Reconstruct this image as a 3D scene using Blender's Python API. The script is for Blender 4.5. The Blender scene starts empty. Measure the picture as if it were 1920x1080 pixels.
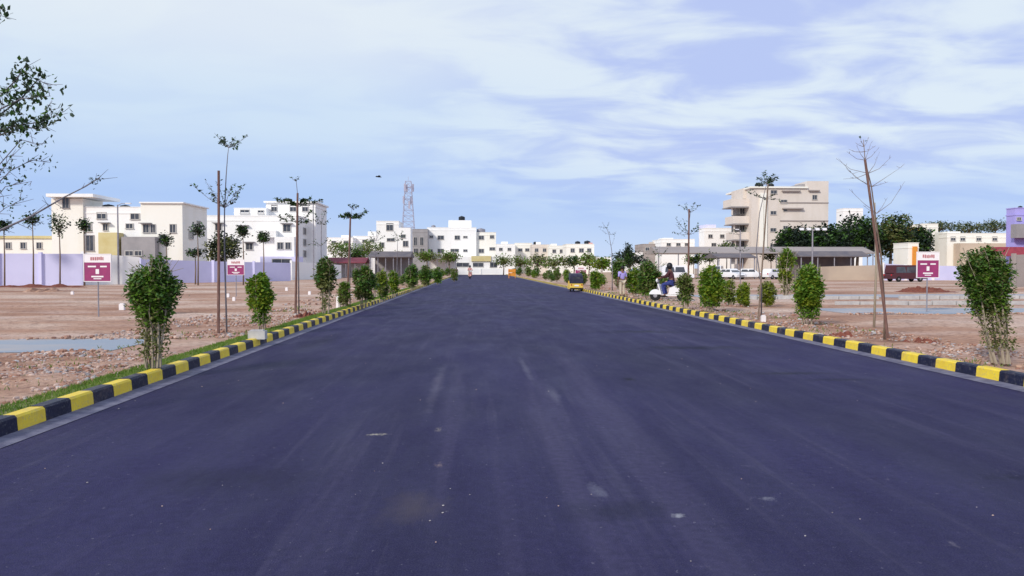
import bpy, bmesh, math, random
from math import radians as R, sin, cos, pi, atan2, sqrt
from mathutils import Vector, Matrix, noise
random.seed(11)
S = bpy.context.scene
C = S.collection

# ------------------------------------------------------------------ camera
F = 1450.0; EYE = 1.6; YAW = R(2.65); PIT = math.atan(37/1450.0)
cam = bpy.data.cameras.new('camera'); co = bpy.data.objects.new('camera', cam); C.objects.link(co)
cam.sensor_width = 36.0; cam.lens = 36.0*F/1920.0; cam.clip_start = .05; cam.clip_end = 6000
co.location = (0, 0, EYE); co.rotation_euler = (pi/2-PIT, 0, -YAW); S.camera = co
FW = Vector((sin(YAW)*cos(PIT), cos(YAW)*cos(PIT), -sin(PIT))); RT = Vector((cos(YAW), -sin(YAW), 0)); UP = RT.cross(FW)
def W(px, py, Y):                      # photo pixel (1920x1080) at world depth Y
    d = FW*F + RT*(px-960) + UP*(540-py)
    return Vector((0, 0, EYE)) + d*(Y/d.y)
def XX(px, Y): return W(px, 500, Y).x
def ZZ(py, px, Y): return W(px, py, Y).z

# ------------------------------------------------------------------ light
SX, SY, SEL = -0.62, -0.78, R(30)
w = bpy.data.worlds.new('World'); S.world = w; w.use_nodes = True
nt = w.node_tree; N = nt.nodes; L = nt.links
for n in list(N): N.remove(n)
def nd(t, **k):
    n = N.new(t)
    for a, b in k.items(): setattr(n, a, b)
    return n
def mth(op, a, b=None, c=None):
    n = nd('ShaderNodeMath', operation=op)
    for i, v in enumerate((a, b, c)):
        if v is None: continue
        if isinstance(v, (int, float)): n.inputs[i].default_value = v
        else: L.new(v, n.inputs[i])
    return n.outputs[0]
def ramp(fac, pts, ease='EASE'):
    n = nd('ShaderNodeValToRGB'); n.color_ramp.interpolation = ease
    e = n.color_ramp.elements
    while len(e) < len(pts): e.new(.5)
    for i, (p, c) in enumerate(pts): e[i].position = p; e[i].color = (*c, 1) if len(c) == 3 else c
    L.new(fac, n.inputs[0]); return n.outputs[0]
def mixc(f, a, b):
    n = nd('ShaderNodeMix', data_type='RGBA')
    if isinstance(f, (int, float)): n.inputs[0].default_value = f
    else: L.new(f, n.inputs[0])
    for i, v in ((6, a), (7, b)):
        if isinstance(v, tuple): n.inputs[i].default_value = (*v, 1)
        else: L.new(v, n.inputs[i])
    return n.outputs[2]
sky = nd('ShaderNodeTexSky', sky_type='NISHITA', sun_disc=False)
sky.sun_elevation = SEL; sky.sun_rotation = atan2(SX, SY); sky.air_density = 1.2; sky.dust_density = .6; sky.ozone_density = 2
tc = nd('ShaderNodeTexCoord'); sep = nd('ShaderNodeSeparateXYZ'); L.new(tc.outputs['Generated'], sep.inputs[0])
X_, Y_, Z_ = sep.outputs
zz = mth('ADD', mth('MAXIMUM', Z_, 0.0), .16)
cx = mth('DIVIDE', X_, zz); cy = mth('DIVIDE', Y_, zz)
cmb = nd('ShaderNodeCombineXYZ'); L.new(mth('MULTIPLY', cx, .72), cmb.inputs[0]); L.new(mth('MULTIPLY', cy, 1.15), cmb.inputs[1])
n1 = nd('ShaderNodeTexNoise'); n1.inputs['Scale'].default_value = 2.9; n1.inputs['Detail'].default_value = 6; n1.inputs['Roughness'].default_value = .52; n1.inputs['Distortion'].default_value = .5
L.new(cmb.outputs[0], n1.inputs['Vector'])
# more broken cloud towards the right of the road, thin even veil to the left
side = ramp(mth('ADD', X_, .5), [(.30, (.12, .12, .12)), (.72, (1, 1, 1))])
cl = ramp(n1.outputs['Fac'], [(.36, (1, 1, 1)), (.62, (0, 0, 0))])
k = 10.2
veil = ramp(Z_, [(0.0, (.60*k/10, .74*k/10, 1.0*k/10)), (.09, (.45, .63, 1.0)), (.18, (.66, .81, 1.0)), (.30, (.84, .92, 1.0)), (1.0, (.62, .74, 1.0))])
grey = (.50, .60, .97); white = (.80, .90, 1.0)
clouds = mixc(cl, white, grey)
elm = ramp(Z_, [(.03, (0, 0, 0)), (.16, (1, 1, 1))])
f = mth('MULTIPLY', mth('MULTIPLY', side, elm), .92)
c1 = mixc(f, veil, clouds)
sc_ = nd('ShaderNodeVectorMath', operation='SCALE'); L.new(c1, sc_.inputs[0]); sc_.inputs[3].default_value = 9.6
fin = mixc(.93, sky.outputs[0], sc_.outputs[0])
bg = nd('ShaderNodeBackground'); bg.inputs[1].default_value = .1; L.new(fin, bg.inputs[0])
wo = nd('ShaderNodeOutputWorld'); L.new(bg.outputs[0], wo.inputs[0])
sl = bpy.data.lights.new('sun', 'SUN'); sl.energy = 2.8; sl.angle = R(8); sl.color = (1, .93, .82)
so = bpy.data.objects.new('sun', sl); C.objects.link(so)
sd = Vector((SX*cos(SEL), SY*cos(SEL), sin(SEL))).normalized()
so.rotation_euler = sd.to_track_quat('Z', 'Y').to_euler()
S.view_settings.view_transform = 'Standard'; S.view_settings.look = 'None'; S.view_settings.exposure = 0; S.view_settings.gamma = 1

# ------------------------------------------------------------------ materials
def mat(name, col, col2=None, scale=3.0, rough=.8, spec=.3, bump=0.0, bscale=40, stretch=(1, 1, 1), metal=0.0, lo=.35, hi=.65, detail=6, trans=0.0, extra=None):
    global N, L
    m = bpy.data.materials.new(name); m.use_nodes = True
    N, L = m.node_tree.nodes, m.node_tree.links
    b = N['Principled BSDF']; b.inputs['Roughness'].default_value = rough
    b.inputs['Specular IOR Level'].default_value = spec; b.inputs['Metallic'].default_value = metal
    b.inputs['Base Color'].default_value = (*col, 1)
    t = nd('ShaderNodeTexCoord'); mp = nd('ShaderNodeMapping'); L.new(t.outputs['Object'], mp.inputs[0]); mp.inputs['Scale'].default_value = stretch
    if col2:
        n = nd('ShaderNodeTexNoise'); n.inputs['Scale'].default_value = scale; n.inputs['Detail'].default_value = detail; n.inputs['Roughness'].default_value = .6
        L.new(mp.outputs[0], n.inputs['Vector'])
        L.new(ramp(n.outputs['Fac'], [(lo, col), (hi, col2)], 'LINEAR'), b.inputs['Base Color'])
    if bump:
        n = nd('ShaderNodeTexNoise'); n.inputs['Scale'].default_value = bscale; n.inputs['Detail'].default_value = 4
        L.new(t.outputs['Object'], n.inputs['Vector'])
        bp = nd('ShaderNodeBump'); bp.inputs['Strength'].default_value = bump; bp.inputs['Distance'].default_value = .02
        L.new(n.outputs['Fac'], bp.inputs['Height']); L.new(bp.outputs[0], b.inputs['Normal'])
    if trans:
        tr = nd('ShaderNodeBsdfTranslucent'); tr.inputs[0].default_value = (col[0]*1.6, col[1]*1.7, col[2]*.8, 1)
        ms = nd('ShaderNodeMixShader'); ms.inputs[0].default_value = trans
        L.new(b.outputs[0], ms.inputs[1]); L.new(tr.outputs[0], ms.inputs[2]); L.new(ms.outputs[0], N['Material Output'].inputs[0])
    if extra: extra(b, t)
    return m
M = {}
def asphalt_extra(b, t):
    s = nd('ShaderNodeSeparateXYZ'); L.new(t.outputs['Object'], s.inputs[0]); x, y = s.outputs[0], s.outputs[1]
    def nz(scale, st, det=5, seed=0, rough=.6):
        mp = nd('ShaderNodeMapping'); L.new(t.outputs['Object'], mp.inputs[0]); mp.inputs['Scale'].default_value = st; mp.inputs['Location'].default_value = (seed, seed*1.7, 0)
        n = nd('ShaderNodeTexNoise'); n.inputs['Scale'].default_value = scale; n.inputs['Detail'].default_value = det; n.inputs['Roughness'].default_value = rough
        L.new(mp.outputs[0], n.inputs['Vector']); return n.outputs['Fac']
    big = ramp(nz(.35, (1, .35, 1), 5), [(.3, (.013, .011, .054)), (.7, (.028, .023, .098))])
    # long wheel tracks that wander along the road
    trk = ramp(nz(1.3, (1, .035, 1), 4, 4.2), [(.52, (0, 0, 0)), (.72, (1, 1, 1))])
    c = mixc(mth('MULTIPLY', trk, .5), big, (.085, .074, .150))
    roll = ramp(nz(.9, (.5, .06, 1), 3, 9.1), [(.5, (0, 0, 0)), (.8, (1, 1, 1))])
    c = mixc(mth('MULTIPLY', roll, .6), c, (.016, .016, .05))
    fs = ramp(nz(4.5, (1, .03, 1), 5, 21.0, .7), [(.55, (0, 0, 0)), (.70, (1, 1, 1))], 'LINEAR')
    c = mixc(mth('MULTIPLY', fs, .35), c, (.095, .085, .15))
    # aggregate: fine light and dark grains
    gr = ramp(nz(95, (1, 1, 1), 2, 1.0, .7), [(.40, (0, 0, 0)), (.66, (1, 1, 1))], 'LINEAR')
    c = mixc(mth('MULTIPLY', gr, .5), c, (.075, .07, .125))
    mid = ramp(nz(14, (1, 1, 1), 4, 2.0, .7), [(.35, (0, 0, 0)), (.75, (1, 1, 1))], 'LINEAR')
    c = mixc(mth('MULTIPLY', mid, .5), c, (.008, .008, .028))
    # sparse pale specks of dust and grit
    sp = ramp(nz(5.5, (1, .5, 1), 8, 7.0, .75), [(.63, (0, 0, 0)), (.74, (1, 1, 1))], 'LINEAR')
    c = mixc(mth('MULTIPLY', sp, .55), c, (.20, .18, .22))
    sp2 = ramp(nz(28, (1, .6, 1), 3, 17.0, .6), [(.68, (0, 0, 0)), (.72, (1, 1, 1))], 'LINEAR')
    c = mixc(mth('MULTIPLY', sp2, .55), c, (.20, .19, .25))
    # marks with shapes of their own: (x, y, rx, ry, strength, colour)
    for (px, py, rx, ry, st, col) in MARKS:
        st = min(1, st*1.5)
        p = W(px, py, 1); d = p - Vector((0, 0, EYE)); q = Vector((0, 0, EYE)) + d*(-EYE/d.z)
        dx = mth('DIVIDE', mth('SUBTRACT', x, q.x), rx); dy = mth('DIVIDE', mth('SUBTRACT', y, q.y), ry)
        r2 = mth('SQRT', mth('ADD', mth('MULTIPLY', dx, dx), mth('MULTIPLY', dy, dy)))
        wob = mth('ADD', r2, mth('MULTIPLY', mth('SUBTRACT', nz(3.0 if ry > .3 else 14.0, (1, .5, 1), 8, px*.01, .75), .47), 2.6 if ry > .15 else 5.0))
        c = mixc(mth('MULTIPLY', ramp(wob, [(.1, (1, 1, 1)), (1.25, (0, 0, 0))], 'LINEAR'), st), c, col)
    L.new(c, b.inputs['Base Color'])
    ro = ramp(nz(2.0, (1, .3, 1), 4, 3.0), [(.3, (.60,)*3), (.7, (.80,)*3)], 'LINEAR'); L.new(ro, b.inputs['Roughness'])
    bp = nd('ShaderNodeBump'); bp.inputs['Strength'].default_value = .55; bp.inputs['Distance'].default_value = .012
    h = mth('ADD', nz(110, (1, 1, 1), 3, 5), mth('MULTIPLY', nz(2.2, (1, .3, 1), 4, 6), .6)); L.new(h, bp.inputs['Height']); L.new(bp.outputs[0], b.inputs['Normal'])
DK = (.012, .012, .035)
MARKS = [(708, 815, .15, .07, .6, (.42, .38, .30)), (822, 872, .05, .10, .35, (.30, .22, .20)), (822, 805, .05, .12, .35, (.30, .26, .22)),
         (1178, 711, .13, .22, .9, (.008, .008, .02)), (1300, 652, 1.5, .55, .7, DK), (1480, 700, .9, .22, .75, DK), (1200, 622, 1.6, .7, .55, DK),
         (1570, 712, .8, .18, .5, DK), (1900, 895, .35, .12, .6, DK), (1120, 920, .07, .25, .4, (.16, .16, .22)), (775, 950, .25, .5, .3, (.09, .07, .07)),
         (1150, 960, .5, .35, .4, DK), (1270, 967, .05, .05, .6, (.3, .3, .34)), (1440, 935, .12, .06, .35, (.25, .25, .3)),
         (1040, 740, .10, 1.2, .4, (.13, .125, .18)), (985, 690, .08, 2.2, .35, (.13, .125, .18)), (820, 720, .10, 2.6, .35, (.12, .11, .16)), (600, 640, .5, 2.5, .4, DK), (420, 900, .8, .5, .35, DK)]
M['asphalt'] = mat('asphalt', (.04, .04, .08), extra=asphalt_extra, spec=.16)
def soil_extra(b, t):
    def nz(scale, st, det=6, seed=0, rough=.65):
        mp = nd('ShaderNodeMapping'); L.new(t.outputs['Object'], mp.inputs[0]); mp.inputs['Scale'].default_value = st; mp.inputs['Location'].default_value = (seed, seed*1.3, 0)
        n = nd('ShaderNodeTexNoise'); n.inputs['Scale'].default_value = scale; n.inputs['Detail'].default_value = det; n.inputs['Roughness'].default_value = rough
        L.new(mp.outputs[0], n.inputs['Vector']); return n.outputs['Fac']
    c = ramp(nz(.16, (.5, 1, 1)), [(.32, (.30, .16, .105)), (.46, (.45, .27, .19)), (.60, (.62, .47, .38))], 'LINEAR')
    c = mixc(mth('MULTIPLY', ramp(nz(.4, (.4, 1.1, 1), 7, 3), [(.45, (0, 0, 0)), (.72, (1, 1, 1))]), .5), c, (.60, .45, .40))
    c = mixc(mth('MULTIPLY', ramp(nz(.6, (.5, 1.1, 1), 7, 8), [(.54, (0, 0, 0)), (.68, (1, 1, 1))]), .6), c, (.20, .105, .075))
    c = mixc(mth('MULTIPLY', ramp(nz(7, (1, 1, 1), 6, 2), [(.50, (0, 0, 0)), (.62, (1, 1, 1))], 'LINEAR'), .5), c, (.15, .075, .06))
    L.new(c, b.inputs['Base Color'])
    bp = nd('ShaderNodeBump'); bp.inputs['Strength'].default_value = .7; bp.inputs['Distance'].default_value = .05
    L.new(nz(9, (1, 1, 1), 8, 1), bp.inputs['Height']); L.new(bp.outputs[0], b.inputs['Normal'])
M['soil'] = mat('soil', (.4, .25, .2), extra=soil_extra, rough=.95, spec=.1)
M['ground'] = mat('ground', (.36, .27, .20), (.45, .33, .26), scale=.05, rough=.95, spec=.1)
M['gutter'] = mat('gutter', (.10, .098, .16), (.20, .195, .26), scale=5, rough=.85, bump=.3)
def chipped(c1_, c2_, chip):
    def ex(b, t):
        def nz(scale, det, rough, off):
            mp = nd('ShaderNodeMapping'); L.new(t.outputs['Object'], mp.inputs[0]); mp.inputs['Location'].default_value = (off, off, off)
            n = nd('ShaderNodeTexNoise'); n.inputs['Scale'].default_value = scale; n.inputs['Detail'].default_value = det; n.inputs['Roughness'].default_value = rough; L.new(mp.outputs[0], n.inputs['Vector']); return n.outputs['Fac']
        c = ramp(nz(6, 6, .65, 0), [(.35, c1_), (.7, c2_)], 'LINEAR')
        c = mixc(mth('MULTIPLY', ramp(nz(22, 6, .75, 3), [(.55, (0, 0, 0)), (.63, (1, 1, 1))], 'LINEAR'), .7), c, chip)
        c = mixc(mth('MULTIPLY', ramp(nz(2.2, 5, .7, 8), [(.5, (0, 0, 0)), (.8, (1, 1, 1))]), .45), c, (.36, .26, .21))
        L.new(c, b.inputs['Base Color'])
        bp = nd('ShaderNodeBump'); bp.inputs['Strength'].default_value = .4; bp.inputs['Distance'].default_value = .01; L.new(nz(30, 4, .6, 1), bp.inputs['Height']); L.new(bp.outputs[0], b.inputs['Normal'])
    return ex
M['yellow'] = mat('yellow_paint', (.86, .66, .05), rough=.55, extra=chipped((.88, .66, .045), (.78, .54, .05), (.45, .38, .22)))
M['black'] = mat('black_paint', (.01, .01, .03), rough=.5, spec=.3, extra=chipped((.005, .006, .026), (.010, .012, .045), (.10, .10, .12)))
M['path'] = mat('path', (.30, .34, .40), (.46, .40, .37), scale=.9, rough=.9, stretch=(.4, 1, 1), lo=.42, hi=.72)
M['rubble'] = mat('rubble_stone', (.40, .27, .22), (.58, .44, .38), scale=4, rough=.95)
M['rubble2'] = mat('rubble_red', (.26, .13, .095), (.40, .23, .17), scale=4, rough=.95)
M['rubble3'] = mat('rubble_grey', (.22, .19, .20), (.55, .52, .52), scale=4, rough=.95)
M['redsoil'] = mat('red_soil', (.15, .045, .03), (.23, .08, .055), scale=5, rough=1, bump=.6)
M['grass'] = mat('grass_blade', (.10, .19, .03), (.19, .24, .05), scale=3, rough=.7, trans=.3)
M['grassbed'] = mat('grass_bed', (.11, .17, .035), (.22, .20, .08), scale=5, rough=.95, bump=.5)
M['leafd'] = mat('leaf_dark', (.042, .110, .020), (.085, .165, .032), scale=4, rough=.45, spec=.4, trans=.18)
M['leafl'] = mat('leaf_light', (.095, .20, .022), (.16, .27, .035), scale=4, rough=.5, spec=.4, trans=.3)
M['leafy'] = mat('leaf_yellow', (.19, .26, .025), (.29, .32, .04), scale=4, rough=.5, trans=.35)
M['leafo'] = mat('leaf_olive', (.13, .155, .055), (.21, .21, .08), scale=4, rough=.6, trans=.25)
M['leafb'] = mat('leaf_bluegreen', (.040, .070, .045), (.075, .105, .07), scale=4, rough=.5, trans=.2)
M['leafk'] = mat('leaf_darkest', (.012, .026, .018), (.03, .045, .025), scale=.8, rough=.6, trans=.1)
M['bark'] = mat('bark', (.16, .11, .085), (.26, .20, .16), scale=14, rough=.9, bump=.4, stretch=(3, 3, .5))
M['barkp'] = mat('bark_pale', (.30, .25, .19), (.42, .36, .28), scale=14, rough=.9, stretch=(3, 3, .5))
M['barkg'] = mat('bark_grey', (.14, .13, .16), (.24, .22, .24), scale=14, rough=.9, stretch=(3, 3, .5))
M['stake'] = mat('stake_wood', (.13, .065, .055), (.22, .13, .11), scale=10, rough=.85, stretch=(3, 3, .4), bump=.3)
M['white'] = mat('white_plaster', (.88, .87, .86), (.78, .77, .76), scale=.5, rough=.85, stretch=(1, 1, .25), lo=.5, hi=.8)
M['cream'] = mat('cream_plaster', (.86, .84, .78), (.80, .77, .68), scale=.5, rough=.85, stretch=(1, 1, .3), lo=.5, hi=.8)
M['beige'] = mat('beige_plaster', (.72, .65, .60), (.64, .57, .51), scale=.4, rough=.85, stretch=(1, 1, .3))
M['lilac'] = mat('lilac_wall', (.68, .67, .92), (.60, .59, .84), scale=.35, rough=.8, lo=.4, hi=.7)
M['lilac2'] = mat('lilac_block', (.42, .38, .80), (.36, .33, .7), scale=.5, rough=.8)
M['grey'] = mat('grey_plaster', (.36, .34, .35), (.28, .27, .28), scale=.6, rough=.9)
M['dgrey'] = mat('dark_sheet', (.12, .11, .13), (.19, .16, .16), scale=.6, rough=.8)
M['brown'] = mat('brown_sheet', (.30, .26, .25), (.38, .33, .31), scale=.4, rough=.8, stretch=(.3, 1, 1))
M['ochre'] = mat('ochre_panel', (.64, .56, .30), (.58, .48, .22), scale=.8, rough=.8)
M['tan'] = mat('tan_wall', (.60, .49, .38), (.50, .40, .32), scale=.3, rough=.9, stretch=(.5, 1, 1))
M['orange'] = mat('orange_paint', (.75, .30, .04), (.65, .25, .04), scale=3, rough=.6)
M['pink'] = mat('pink_cloth', (.70, .38, .34), (.6, .3, .28), scale=6, rough=.9)
M['maroon'] = mat('maroon_panel', (.34, .045, .16), (.26, .04, .14), scale=3, rough=.5)
M['maroonroof'] = mat('maroon_roof', (.16, .03, .05), (.22, .05, .07), scale=1, rough=.7)
M['sign'] = mat('sign_white', (.86, .82, .84), rough=.4)
M['signred'] = mat('sign_lettering', (.50, .20, .22), rough=.5)
M['glass'] = mat('window_glass', (.035, .04, .055), (.08, .085, .10), scale=1.5, rough=.12, spec=.6)
M['frame'] = mat('window_frame', (.50, .48, .46), rough=.6)
M['tank'] = mat('tank_plastic', (.012, .016, .024), rough=.4)
M['steel'] = mat('galvanised_steel', (.35, .34, .38), (.25, .24, .28), scale=5, rough=.5, metal=.5)
M['tower'] = mat('tower_paint', (.44, .41, .50), (.38, .38, .5), scale=.4, rough=.6)
M['lamp'] = mat('lamp_housing', (.78, .78, .82), rough=.3)
M['skin'] = mat('skin', (.20, .105, .07), rough=.6)
M['hair'] = mat('hair', (.012, .010, .010), rough=.6)
M['lav'] = mat('lavender_cloth', (.44, .37, .78), (.36, .3, .66), scale=12, rough=.9)
M['khaki'] = mat('beige_cloth', (.62, .54, .42), (.5, .43, .33), scale=12, rough=.9)
M['jeans'] = mat('blue_jeans', (.045, .065, .26), (.03, .04, .16), scale=12, rough=.9)
M['darkred'] = mat('dark_red_cloth', (.10, .035, .045), (.06, .02, .03), scale=12, rough=.9)
M['rubber'] = mat('tyre_rubber', (.015, .015, .017), rough=.85)
M['whitepaint'] = mat('white_bodywork', (.80, .80, .84), rough=.25, spec=.6)
M['blackpaint'] = mat('black_bodywork', (.015, .015, .02), rough=.35)
M['canopy'] = mat('canopy_vinyl', (.02, .022, .045), (.04, .04, .07), scale=4, rough=.5)
M['autoy'] = mat('rickshaw_yellow', (.80, .55, .10), rough=.35, spec=.5)
M['redlight'] = mat('tail_lens', (.45, .02, .03), rough=.2)
M['reddish'] = mat('red_cloth_awning', (.38, .07, .10), (.28, .05, .08), scale=2, rough=.8)
M['blue'] = mat('blue_sheet', (.10, .15, .55), (.08, .12, .4), scale=2, rough=.6)
M['concrete'] = mat('concrete', (.42, .41, .42), (.55, .54, .53), scale=4, rough=.9, bump=.3)

# ------------------------------------------------------------------ mesh helpers
class MB:
    def __init__(s): s.v = []; s.f = []; s.m = []; s.mats = []
    def mi(s, m):
        if m not in s.mats: s.mats.append(m)
        return s.mats.index(m)
    def face(s, pts, m):
        i = len(s.v); s.v += [tuple(p) for p in pts]; s.f.append(tuple(range(i, i+len(pts)))); s.m.append(s.mi(m))
    def box(s, x0, x1, y0, y1, z0, z1, m):
        i = len(s.v); s.v += [(x, y, z) for z in (z0, z1) for x, y in ((x0, y0), (x1, y0), (x1, y1), (x0, y1))]
        for q in ((0, 3, 2, 1), (4, 5, 6, 7), (0, 1, 5, 4), (1, 2, 6, 5), (2, 3, 7, 6), (3, 0, 4, 7)):
            s.f.append(tuple(i+k for k in q)); s.m.append(s.mi(m))
    def tube(s, pts, rad, m, n=6, cap=True):
        pts = [Vector(p) for p in pts]; base = len(s.v); k = s.mi(m)
        if isinstance(rad, (int, float)): rad = [rad]*len(pts)
        for j, p in enumerate(pts):
            d = (pts[min(j+1, len(pts)-1)]-pts[max(j-1, 0)]).normalized()
            a = Vector((0, 0, 1)) if abs(d.z) < .9 else Vector((1, 0, 0))
            u = d.cross(a).normalized(); v = d.cross(u)
            for q in range(n):
                t = 2*pi*q/n; s.v.append(tuple(p+(u*cos(t)+v*sin(t))*rad[j]))
        for j in range(len(pts)-1):
            for q in range(n):
                a = base+j*n+q; b = base+j*n+(q+1) % n; s.f.append((a, b, b+n, a+n)); s.m.append(k)
        if cap:
            s.f.append(tuple(base+q for q in reversed(range(n)))); s.m.append(k)
            e = base+(len(pts)-1)*n; s.f.append(tuple(e+q for q in range(n))); s.m.append(k)
    def lathe(s, c, prof, m, n=16, axis='z'):
        base = len(s.v); k = s.mi(m)
        for r, h in prof:
            for q in range(n):
                t = 2*pi*q/n; a, b = r*cos(t), r*sin(t)
                p = (a, b, h) if axis == 'z' else ((h, a, b) if axis == 'x' else (a, h, b))
                s.v.append((c[0]+p[0], c[1]+p[1], c[2]+p[2]))
        for j in range(len(prof)-1):
            for q in range(n):
                a = base+j*n+q; b = base+j*n+(q+1) % n; s.f.append((a, b, b+n, a+n)); s.m.append(k)
        s.f.append(tuple(base+q for q in reversed(range(n)))); s.m.append(k)
        e = base+(len(prof)-1)*n; s.f.append(tuple(e+q for q in range(n))); s.m.append(k)
    def leaf(s, p, size, m, flat=.6):
        th = random.uniform(0, 2*pi); el = random.uniform(-flat, flat)*1.4
        d = Vector((cos(th)*cos(el), sin(th)*cos(el), sin(el)))
        w_ = Vector((-sin(th), cos(th), random.uniform(-.8, .8))).normalized()*size*.34
        nrm = d.cross(w_).normalized()*size*.10
        p = Vector(p); d = d*size
        s.face((p, p+d*.45+w_-nrm, p+d, p+d*.45-w_-nrm), m)
    def rock(s, c, r, m):
        i = len(s.v); k = s.mi(m); a0 = random.uniform(0, 6); c = Vector(c); ex = random.uniform(.7, 1.3)
        def P(el, a, q): return tuple(c+Vector((cos(a)*cos(el)*ex, sin(a)*cos(el), sin(el)*.7))*r*q)
        s.v.append(P(-1.57, 0, .6)); s.v += [P(-.35, a0+t*1.257, random.uniform(.7, 1.1)) for t in range(5)]; s.v += [P(.55, a0+.6+t*1.257, random.uniform(.7, 1.1)) for t in range(5)]; s.v.append(P(1.57, 0, random.uniform(.6, 1)))
        for t in range(5):
            u = (t+1) % 5
            for q in ((0, 1+u, 1+t), (1+t, 1+u, 6+t), (1+u, 6+u, 6+t), (6+t, 6+u, 11)): s.f.append(tuple(i+w_ for w_ in q)); s.m.append(k)
    def build(s, name, parent=None, smooth=False, loc=None):
        me = bpy.data.meshes.new(name); me.from_pydata(s.v, [], s.f)
        for m in s.mats: me.materials.append(M[m])
        me.polygons.foreach_set('material_index', s.m)
        if smooth: me.polygons.foreach_set('use_smooth', [True]*len(s.f))
        me.update(); o = bpy.data.objects.new(name, me); C.objects.link(o)
        if parent: o.parent = parent
        if loc is not None: o.location = loc
        return o
def tag(o, label=None, cat=None, group=None, kind=None):
    if label: o['label'] = label
    if cat: o['category'] = cat
    if group: o['group'] = group
    if kind: o['kind'] = kind
    return o
def empty(name, loc, label, cat, group=None, rz=0, sc=1):
    o = bpy.data.objects.new(name, None); C.objects.link(o); o.location = loc; o.rotation_euler = (0, 0, rz); o.scale = (sc,)*3
    o.empty_display_size = .2
    return tag(o, label, cat, group)
def kids(o): return [c for c in bpy.data.objects if c.parent == o]
def copy_tree(o, parent=None):
    c = o.copy(); C.objects.link(c)
    if parent: c.parent = parent
    for ch in kids(o): copy_tree(ch, c)
    return c
def one(mb, name, label, cat, group=None, loc=None, smooth=False): return tag(mb.build(name, smooth=smooth, loc=loc), label, cat, group)
def fbm(x, y, s=1.0): return noise.fractal(Vector((x*s, y*s, 3.3)), 1.0, 2.0, 4)

# ------------------------------------------------------------------ setting
KL, KR, ROADEND = -4.45, 7.30, 190.0
b = MB(); b.face([(-3000, -500, -.03), (3000, -500, -.03), (3000, 5000, -.03), (-3000, 5000, -.03)], 'ground')
tag(b.build('ground'), kind='structure')
b = MB(); b.face([(KL-.05, -30, 0), (KR+.05, -30, 0), (KR+.05, ROADEND, 0), (KL-.05, ROADEND, 0)], 'asphalt'); tag(b.build('road'), kind='structure')
b = MB(); b.face([(-8, ROADEND+.01, 0), (11, ROADEND+.01, 0), (11, ROADEND+4, 0), (-8, ROADEND+4, 0)], 'asphalt'); tag(b.build('cross_road'), kind='structure')
for nm, xa, xb in (('gutter_left', KL, KL+.24), ('gutter_right', KR-.24, KR)):
    b = MB(); y = -20.0
    while y < ROADEND:
        y2 = y+2.0
        wa = .02*fbm(y, xa, .8) if y < 60 else 0; wb = .02*fbm(y2, xa, .8) if y2 < 60 else 0
        if nm == 'gutter_left': b.face([(xa, y, .022), (xb+wa, y, .005), (xb+wb, y2, .005), (xa, y2, .022)], 'gutter')
        else: b.face([(xa+wa, y, .005), (xb, y, .022), (xb, y2, .022), (xa+wb, y2, .005)], 'gutter')
        y = y2
    tag(b.build(nm), kind='structure')
# kerbs: blocks painted alternately yellow and black, worn chamfered top edge
def kerb(nm, x, sgn, phase):
    b = MB(); y = -20.0+phase; i = 0
    while y < ROADEND-.5:
        m = 'yellow' if i % 2 else 'black'; y2 = y+.5+random.uniform(-.012, .012)
        h = .172+random.uniform(-.004, .004); w_ = .185; c = .022; g = .0015
        pr = [(0, 0), (.012, h-c), (.012+c, h), (w_-c, h), (w_, h-c), (w_, 0)]
        for k_ in range(5):
            (a, za), (d, zb) = pr[k_], pr[k_+1]
            q = [(x+sgn*a, y+g, za), (x+sgn*a, y2-g, za), (x+sgn*d, y2-g, zb), (x+sgn*d, y+g, zb)]
            b.face(q if sgn < 0 else q[::-1], m)
        for yy, rv in ((y+g, 0), (y2-g, 1)):
            q = [(x+sgn*a, yy, z) for a, z in pr]; b.face(q[::-1] if rv else q, m)
        y = y2; i += 1
    o = tag(b.build(nm), kind='structure'); return o
kerb('kerb_left', KL, -1, .23); kerb('kerb_right', KR, 1, .02)
# fields, finely gridded near the road so the soil is really uneven
PATHS = ((-1, 14.2, 16.6, -6.6), (1, 24.5, 28.0, 12.2), (1, 38.5, 43.0, 11.5))
def field(nm, x0, sgn):
    xs = [0, .25, .5, .8, 1.1, 1.4, 1.7, 2, 2.4, 2.8, 3.2, 3.6, 4, 4.5, 5, 5.6, 6.3, 7, 8, 9, 10, 11.5, 13, 15, 17, 20, 24, 28, 33, 40, 50, 65, 90, 140, 260, 500]
    ys = [-15, -8]; y = -2.0
    while y < 14: ys.append(y); y += .25
    while y < 40: ys.append(y); y += .5
    while y < 110: ys.append(y); y += 2
    ys += [120, 140, 170, 211.9]
    b = MB(); k_ = b.mi('soil'); n = len(xs)
    for y in ys:
        for x in xs:
            X = x0+sgn*x
            amp = .05*min(1, x/.8) if x < 20 else .05
            z = .105+amp*fbm(X, y, .8)+.018*fbm(X, y, 3.5)*min(1, x)
            if sgn < 0 and .4 < x < 3.4 and 4 < y < 15: z += .05*max(0, fbm(X, y, 1.6)+.5)
            for (sg, ya, yb, xs_) in PATHS:
                if sg == sgn and ya-1 <= y <= yb+1.2 and abs(X) > abs(xs_)-1: z = .105
            b.v.append((X, y, z))
    for j in range(len(ys)-1):
        for i in range(n-1):
            a = j*n+i; q = (a, a+1, a+1+n, a+n)
            b.f.append(q if sgn > 0 else q[::-1]); b.m.append(k_)
    tag(b.build(nm, smooth=True), kind='structure')
field('field_left', KL-.19, -1); field('field_right', KR+.19, 1)
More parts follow.
